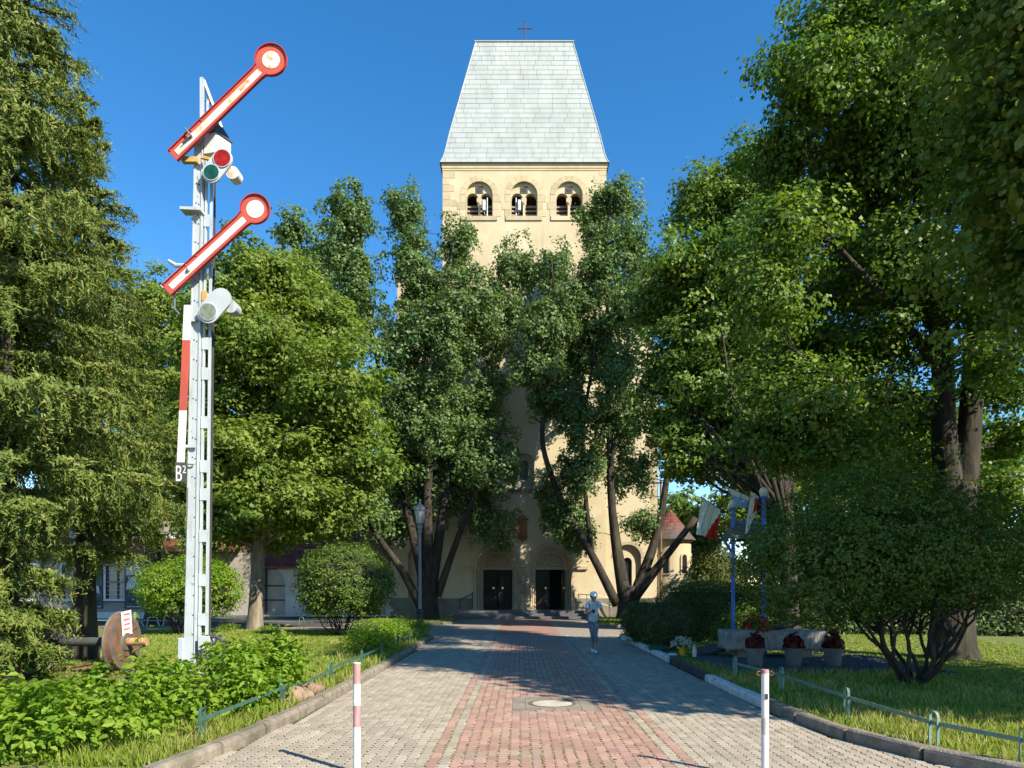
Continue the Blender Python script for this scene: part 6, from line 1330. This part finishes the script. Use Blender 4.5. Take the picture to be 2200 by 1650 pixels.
F_W = leafmat('white_flag_cloth', [(0.74, 0.76, 0.78), (0.78, 0.79, 0.80)], trans=0.5, rough=0.8, spec=0.1, tcol=0.8)
F_R = leafmat('red_flag_cloth', [(0.55, 0.03, 0.03), (0.60, 0.035, 0.035)], trans=0.5, rough=0.8, spec=0.1, tcol=0.8)
F_B = leafmat('blue_flag_cloth', [(0.25, 0.45, 0.78), (0.27, 0.47, 0.8)], trans=0.5, rough=0.8, spec=0.1, tcol=0.8)
def cloth(name, quad, mfun, e, waves=3.0, amp=0.05, n=16, dv=0.0):
    A, B, C, Dq = [Vector(q) for q in quad]; parts = {}
    for i in range(n):
        for j in range(n):
            u, v = (i+0.5)/n, (j+0.5)/n; parts.setdefault(mfun(u, v), []).append((i, j))
    def P(i, j):
        u, v = i/n, j/n; p = (A.lerp(B, u)).lerp(Dq.lerp(C, u), v); return p+Vector((0, math.sin(u*waves*6.28+v*2)*amp*(0.25+v), 0))
    for m, cells in parts.items():
        mb = MB()
        for i, j in cells: mb.add([P(i, j), P(i+1, j), P(i+1, j+1), P(i, j+1)], [(0, 1, 2, 3)], 0.5)
        me = mb.mesh(name, m, attr=True); b = bmesh.new(); b.from_mesh(me); bmesh.ops.remove_doubles(b, verts=b.verts, dist=1e-4); b.to_mesh(me); b.free(); me.shade_smooth(); link(name, me, e)
def flag(label, base, tip, quad, mfun, waves=2.0, amp=0.06):
    e = empty('flag', base, label, 'flag', 'flags on the blue posts'); MB().tube([base, tip], [0.014, 0.010], 8).build('staff', IRON, e); cloth('cloth', quad, mfun, e, waves, amp)
flag('white and red flag hanging furthest left from the blue post', at(1572, 1108, 18.0), at(1505, 1068, 17.3), [at(1507, 1070, 17.3), at(1547, 1094, 17.75), at(1538, 1160, 17.75), at(1497, 1148, 17.3)], lambda u, v: F_R if u*1.1+v*0.75 > 1.22 else F_W, 1.6, 0.07)
flag('pale blue flag blown flat between the two globe lamps', at(1640, 1082, 17.6), at(1556, 1042, 17.2), [at(1556, 1043, 17.2), at(1610, 1068, 17.4), at(1608, 1090, 17.4), at(1592, 1092, 17.3)], lambda u, v: F_W if v < 0.35 else F_B, 1.0, 0.05)
flag('white and red flag hanging upright before the right globe lamp', at(1640, 1085, 17.5), at(1613, 1053, 17.0), [at(1613, 1054, 17.0), at(1630, 1066, 17.2), at(1622, 1110, 17.2), at(1602, 1150, 17.0)], lambda u, v: F_R if u > 0.62 and v > 0.1 and v < 0.7 else F_W, 1.4, 0.06)

# ------------------------------------------------------------------ the woman on the path
SKIN = mat('skin', (0.40, 0.20, 0.13), (0.34, 0.17, 0.11), scale=8, rough=0.6)
SHIRT = mat('pale_blue_shirt', (0.38, 0.47, 0.52), (0.30, 0.39, 0.45), scale=30, rough=0.85)
LEGG = mat('slate_blue_leggings', (0.10, 0.15, 0.21), (0.075, 0.12, 0.175), scale=20, rough=0.8)
CAPM = mat('white_blue_cap', (0.55, 0.66, 0.78), rough=0.8)
SHOE = mat('white_shoe', (0.66, 0.70, 0.74), rough=0.7)
HAIR = mat('brown_hair', (0.12, 0.07, 0.04), (0.08, 0.045, 0.025), scale=30, rough=0.6)
WX, WY = at(1275, 0, 19.0).x, 19.0
def skin(name, V, E, Rad, m, parent, sub=2, root=0):
    me = bpy.data.meshes.new('sk'); me.from_pydata([(WX+x, WY+y, z) for x, y, z in V], E, []); o = bpy.data.objects.new('sk', me); COL.objects.link(o)
    md = o.modifiers.new('skin', 'SKIN'); sv = me.skin_vertices[0].data
    for i, r in enumerate(Rad): sv[i].radius = (r, r) if not isinstance(r, tuple) else r
    sv[root].use_root = True
    s = o.modifiers.new('s', 'SUBSURF'); s.levels = sub; s.render_levels = sub
    dg = bpy.context.evaluated_depsgraph_get(); nm = bpy.data.meshes.new_from_object(o.evaluated_get(dg)); bpy.data.objects.remove(o)
    nm.name = name; nm.materials.clear(); nm.materials.append(m); nm.shade_smooth(); return nm
wo = empty('person', (WX, WY, 0), 'woman in pale blue shirt, leggings and cap walking while looking at a phone', 'person')
#        0 pelvis       1 waist        2 chest        3 neck base    4 neck         5 head low     6 head
V = [(0, 0, 0.90), (0, 0, 1.06), (0, 0, 1.25), (0, 0.0, 1.37), (0, -0.005, 1.42), (0, -0.03, 1.47), (0, -0.02, 1.56),
     (0.145, 0, 1.345), (0.205, 0.0, 1.19), (0.285, -0.02, 1.03), (0.37, -0.05, 0.93), (0.40, -0.06, 0.89),       # her left arm, out to the side
     (-0.145, 0, 1.345), (-0.185, 0.02, 1.18), (-0.20, -0.03, 1.05), (-0.10, -0.20, 1.12), (-0.065, -0.235, 1.135),  # right arm bent, phone
     (0.075, 0, 0.84), (0.055, -0.06, 0.48), (0.035, -0.14, 0.10), (0.04, -0.25, 0.04),
     (-0.075, 0, 0.84), (-0.02, 0.0, 0.48), (-0.01, 0.12, 0.12), (-0.005, 0.02, 0.05)]
E = [(0, 1), (1, 2), (2, 3), (3, 4), (4, 5), (5, 6), (3, 7), (7, 8), (8, 9), (9, 10), (10, 11), (3, 12), (12, 13), (13, 14), (14, 15), (15, 16), (0, 17), (17, 18), (18, 19), (19, 20), (0, 21), (21, 22), (22, 23), (23, 24)]
Rd = [(0.125, 0.10), (0.105, 0.085), (0.125, 0.095), (0.07, 0.06), (0.048, 0.048), (0.066, 0.075), (0.082, 0.095), 0.05, 0.043, 0.036, 0.026, 0.024, 0.05, 0.043, 0.036, 0.026, 0.024, 0.082, 0.056, 0.034, 0.030, 0.082, 0.056, 0.034, 0.030]
body = skin('body', V, E, Rd, SKIN, wo)
bm = bmesh.new(); bm.from_mesh(body)
def addtube(bm, pts, rad):
    t = MB(); t.tube([(WX+x, WY+y, z) for x, y, z in pts], rad, 6); vs = [bm.verts.new(p) for p in t.v]
    for f in t.f:
        try: bm.faces.new([vs[i] for i in f])
        except ValueError: pass
for i, (dx, L) in enumerate(((0.0, 0.07), (0.013, 0.08), (0.026, 0.085), (0.038, 0.075))):     # fingers of the free hand
    addtube(bm, [(0.395+dx*0.5, -0.075+dx, 0.895-dx*0.2), (0.415+dx*0.5, -0.08+dx, 0.895-L*0.6), (0.412+dx*0.5, -0.09+dx, 0.90-L*1.1)], [0.009, 0.008, 0.006])
addtube(bm, [(0.385, -0.075, 0.91), (0.385, -0.115, 0.885), (0.39, -0.125, 0.86)], [0.010, 0.009, 0.007])
for i in range(4): addtube(bm, [(-0.07, -0.25+0.012*i, 1.125), (-0.03, -0.265+0.016*i, 1.115), (0.0, -0.262+0.016*i, 1.13)], [0.009, 0.008, 0.006])
addtube(bm, [(-0.075, -0.245, 1.14), (-0.045, -0.27, 1.15), (-0.02, -0.275, 1.15)], [0.010, 0.009, 0.007])
addtube(bm, [(0, -0.10, 1.545), (0, -0.128, 1.515), (0, -0.115, 1.505)], [0.008, 0.014, 0.011])                          # nose
for s in (-1, 1): addtube(bm, [(s*0.080, -0.015, 1.56), (s*0.092, -0.01, 1.54), (s*0.082, -0.015, 1.515)], [0.008, 0.014, 0.008])   # ears
addtube(bm, [(-0.024, -0.100, 1.478), (0, -0.108, 1.480), (0.024, -0.100, 1.478)], [0.004, 0.008, 0.004])
bm.to_mesh(body); bm.free(); body.shade_smooth(); bo_ = link('body', body, wo)
eyes = MB()
for s in (-1, 1): eyes.lathe((WX+s*0.03, WY-0.102, 1.542), [(0.001, -0.006), (0.009, 0), (0.001, 0.006)], 8)
eyes.build('eyes', IRON, wo)
V2 = [(0, 0, 0.80), (0, 0, 0.90), (0, 0, 1.05), (0, 0, 1.25), (0, 0, 1.36), (0.15, 0, 1.345), (0.205, 0, 1.19), (-0.15, 0, 1.345), (-0.188, 0.015, 1.19)]
me = skin('shirt', V2, [(0, 1), (1, 2), (2, 3), (3, 4), (4, 5), (5, 6), (4, 7), (7, 8)], [(0.155, 0.125), (0.155, 0.125), (0.132, 0.105), (0.142, 0.112), (0.085, 0.075), 0.066, 0.064, 0.066, 0.064], SHIRT, wo); link('shirt', me, wo)
V3 = [(0, 0, 0.94), (0.075, 0, 0.83), (0.055, -0.06, 0.48), (0.04, -0.12, 0.24), (-0.075, 0, 0.83), (-0.02, 0.0, 0.48), (-0.012, 0.08, 0.26)]
me = skin('leggings', V3, [(0, 1), (1, 2), (2, 3), (0, 4), (4, 5), (5, 6)], [(0.13, 0.105), 0.094, 0.064, 0.050, 0.094, 0.064, 0.050], LEGG, wo); link('leggings', me, wo)
for fx, fy, fz, tip in ((0.04, -0.16, 0.02, 0.16), (-0.005, 0.10, 0.035, 0.10)):
    sh_ = MB(); pr_ = [(0.075, 0.055, 0.05), (0.03, 0.045, 0.075), (-0.05, 0.043, 0.055), (-0.12, 0.046, 0.035), (-0.165, 0.03, 0.025)]
    vs = []; 
    for y, w, h in pr_:
        for t in range(10):
            a = 2*math.pi*t/10; vs.append((WX+fx+math.cos(a)*w, WY+fy+y, max(0.0, fz+h*0.6+math.sin(a)*h*0.62)+0.002*t*0))
    fs = [tuple(range(10)), tuple(40+t for t in range(10))]+[(i*10+t, i*10+(t+1) % 10, (i+1)*10+(t+1) % 10, (i+1)*10+t) for i in range(4) for t in range(10)]
    s_ = sh_.add(vs, fs).build('shoe', SHOE, wo, smooth=True)
    MB().box((WX+fx, WY+fy-0.045, 0.011+fz-0.02), (0.085, 0.235, 0.02)).build('sole', IRON if fx > 0 else SHOE, s_)
cp = MB(); cp.lathe((WX, WY-0.02, 1.575), [(0.097, -0.02), (0.1, 0.01), (0.096, 0.04), (0.075, 0.075), (0.035, 0.092), (0.005, 0.095)], 20, sq=1.12); co_ = cp.build('cap', CAPM, wo, smooth=True)
bl2 = MB(); pts = [(WX+0.092*math.cos(t), WY-0.09-0.10*math.sin(t), 1.572-0.035*math.sin(t)) for t in np.linspace(0, math.pi, 11)]; k = len(pts)
bl2.add(pts+[(x, y, z-0.006) for x, y, z in pts], [tuple(range(k)), tuple(range(2*k-1, k-1, -1))]+[(i, i+1, k+i+1, k+i) for i in range(k-1)]); bl2.build('visor', CAPM, co_)
hr = MB(); hr.lathe((WX, WY-0.004, 1.53), [(0.06, -0.07), (0.086, -0.03), (0.092, 0.03), (0.085, 0.05)], 16, sq=1.0); hr.tube([(WX, WY+0.08, 1.55), (WX, WY+0.13, 1.50), (WX, WY+0.12, 1.38)], [0.03, 0.035, 0.015], 8); hr.build('hair', HAIR, wo, smooth=True)
ph = empty('phone', (WX-0.03, WY-0.26, 1.13), 'dark phone held in the walking woman\'s hand', 'phone')
Rp = Matrix.Rotation(R(35), 3, 'X'); bevel(MB().box((WX-0.022, WY-0.262, 1.135), (0.075, 0.15, 0.009), Rp).build('case', IRON, ph), 0.004, 1); MB().box(Vector((WX-0.022, WY-0.262, 1.135))+Rp @ Vector((0, 0, 0.0055)), (0.066, 0.138, 0.001), Rp).build('screen', GLASS, ph)
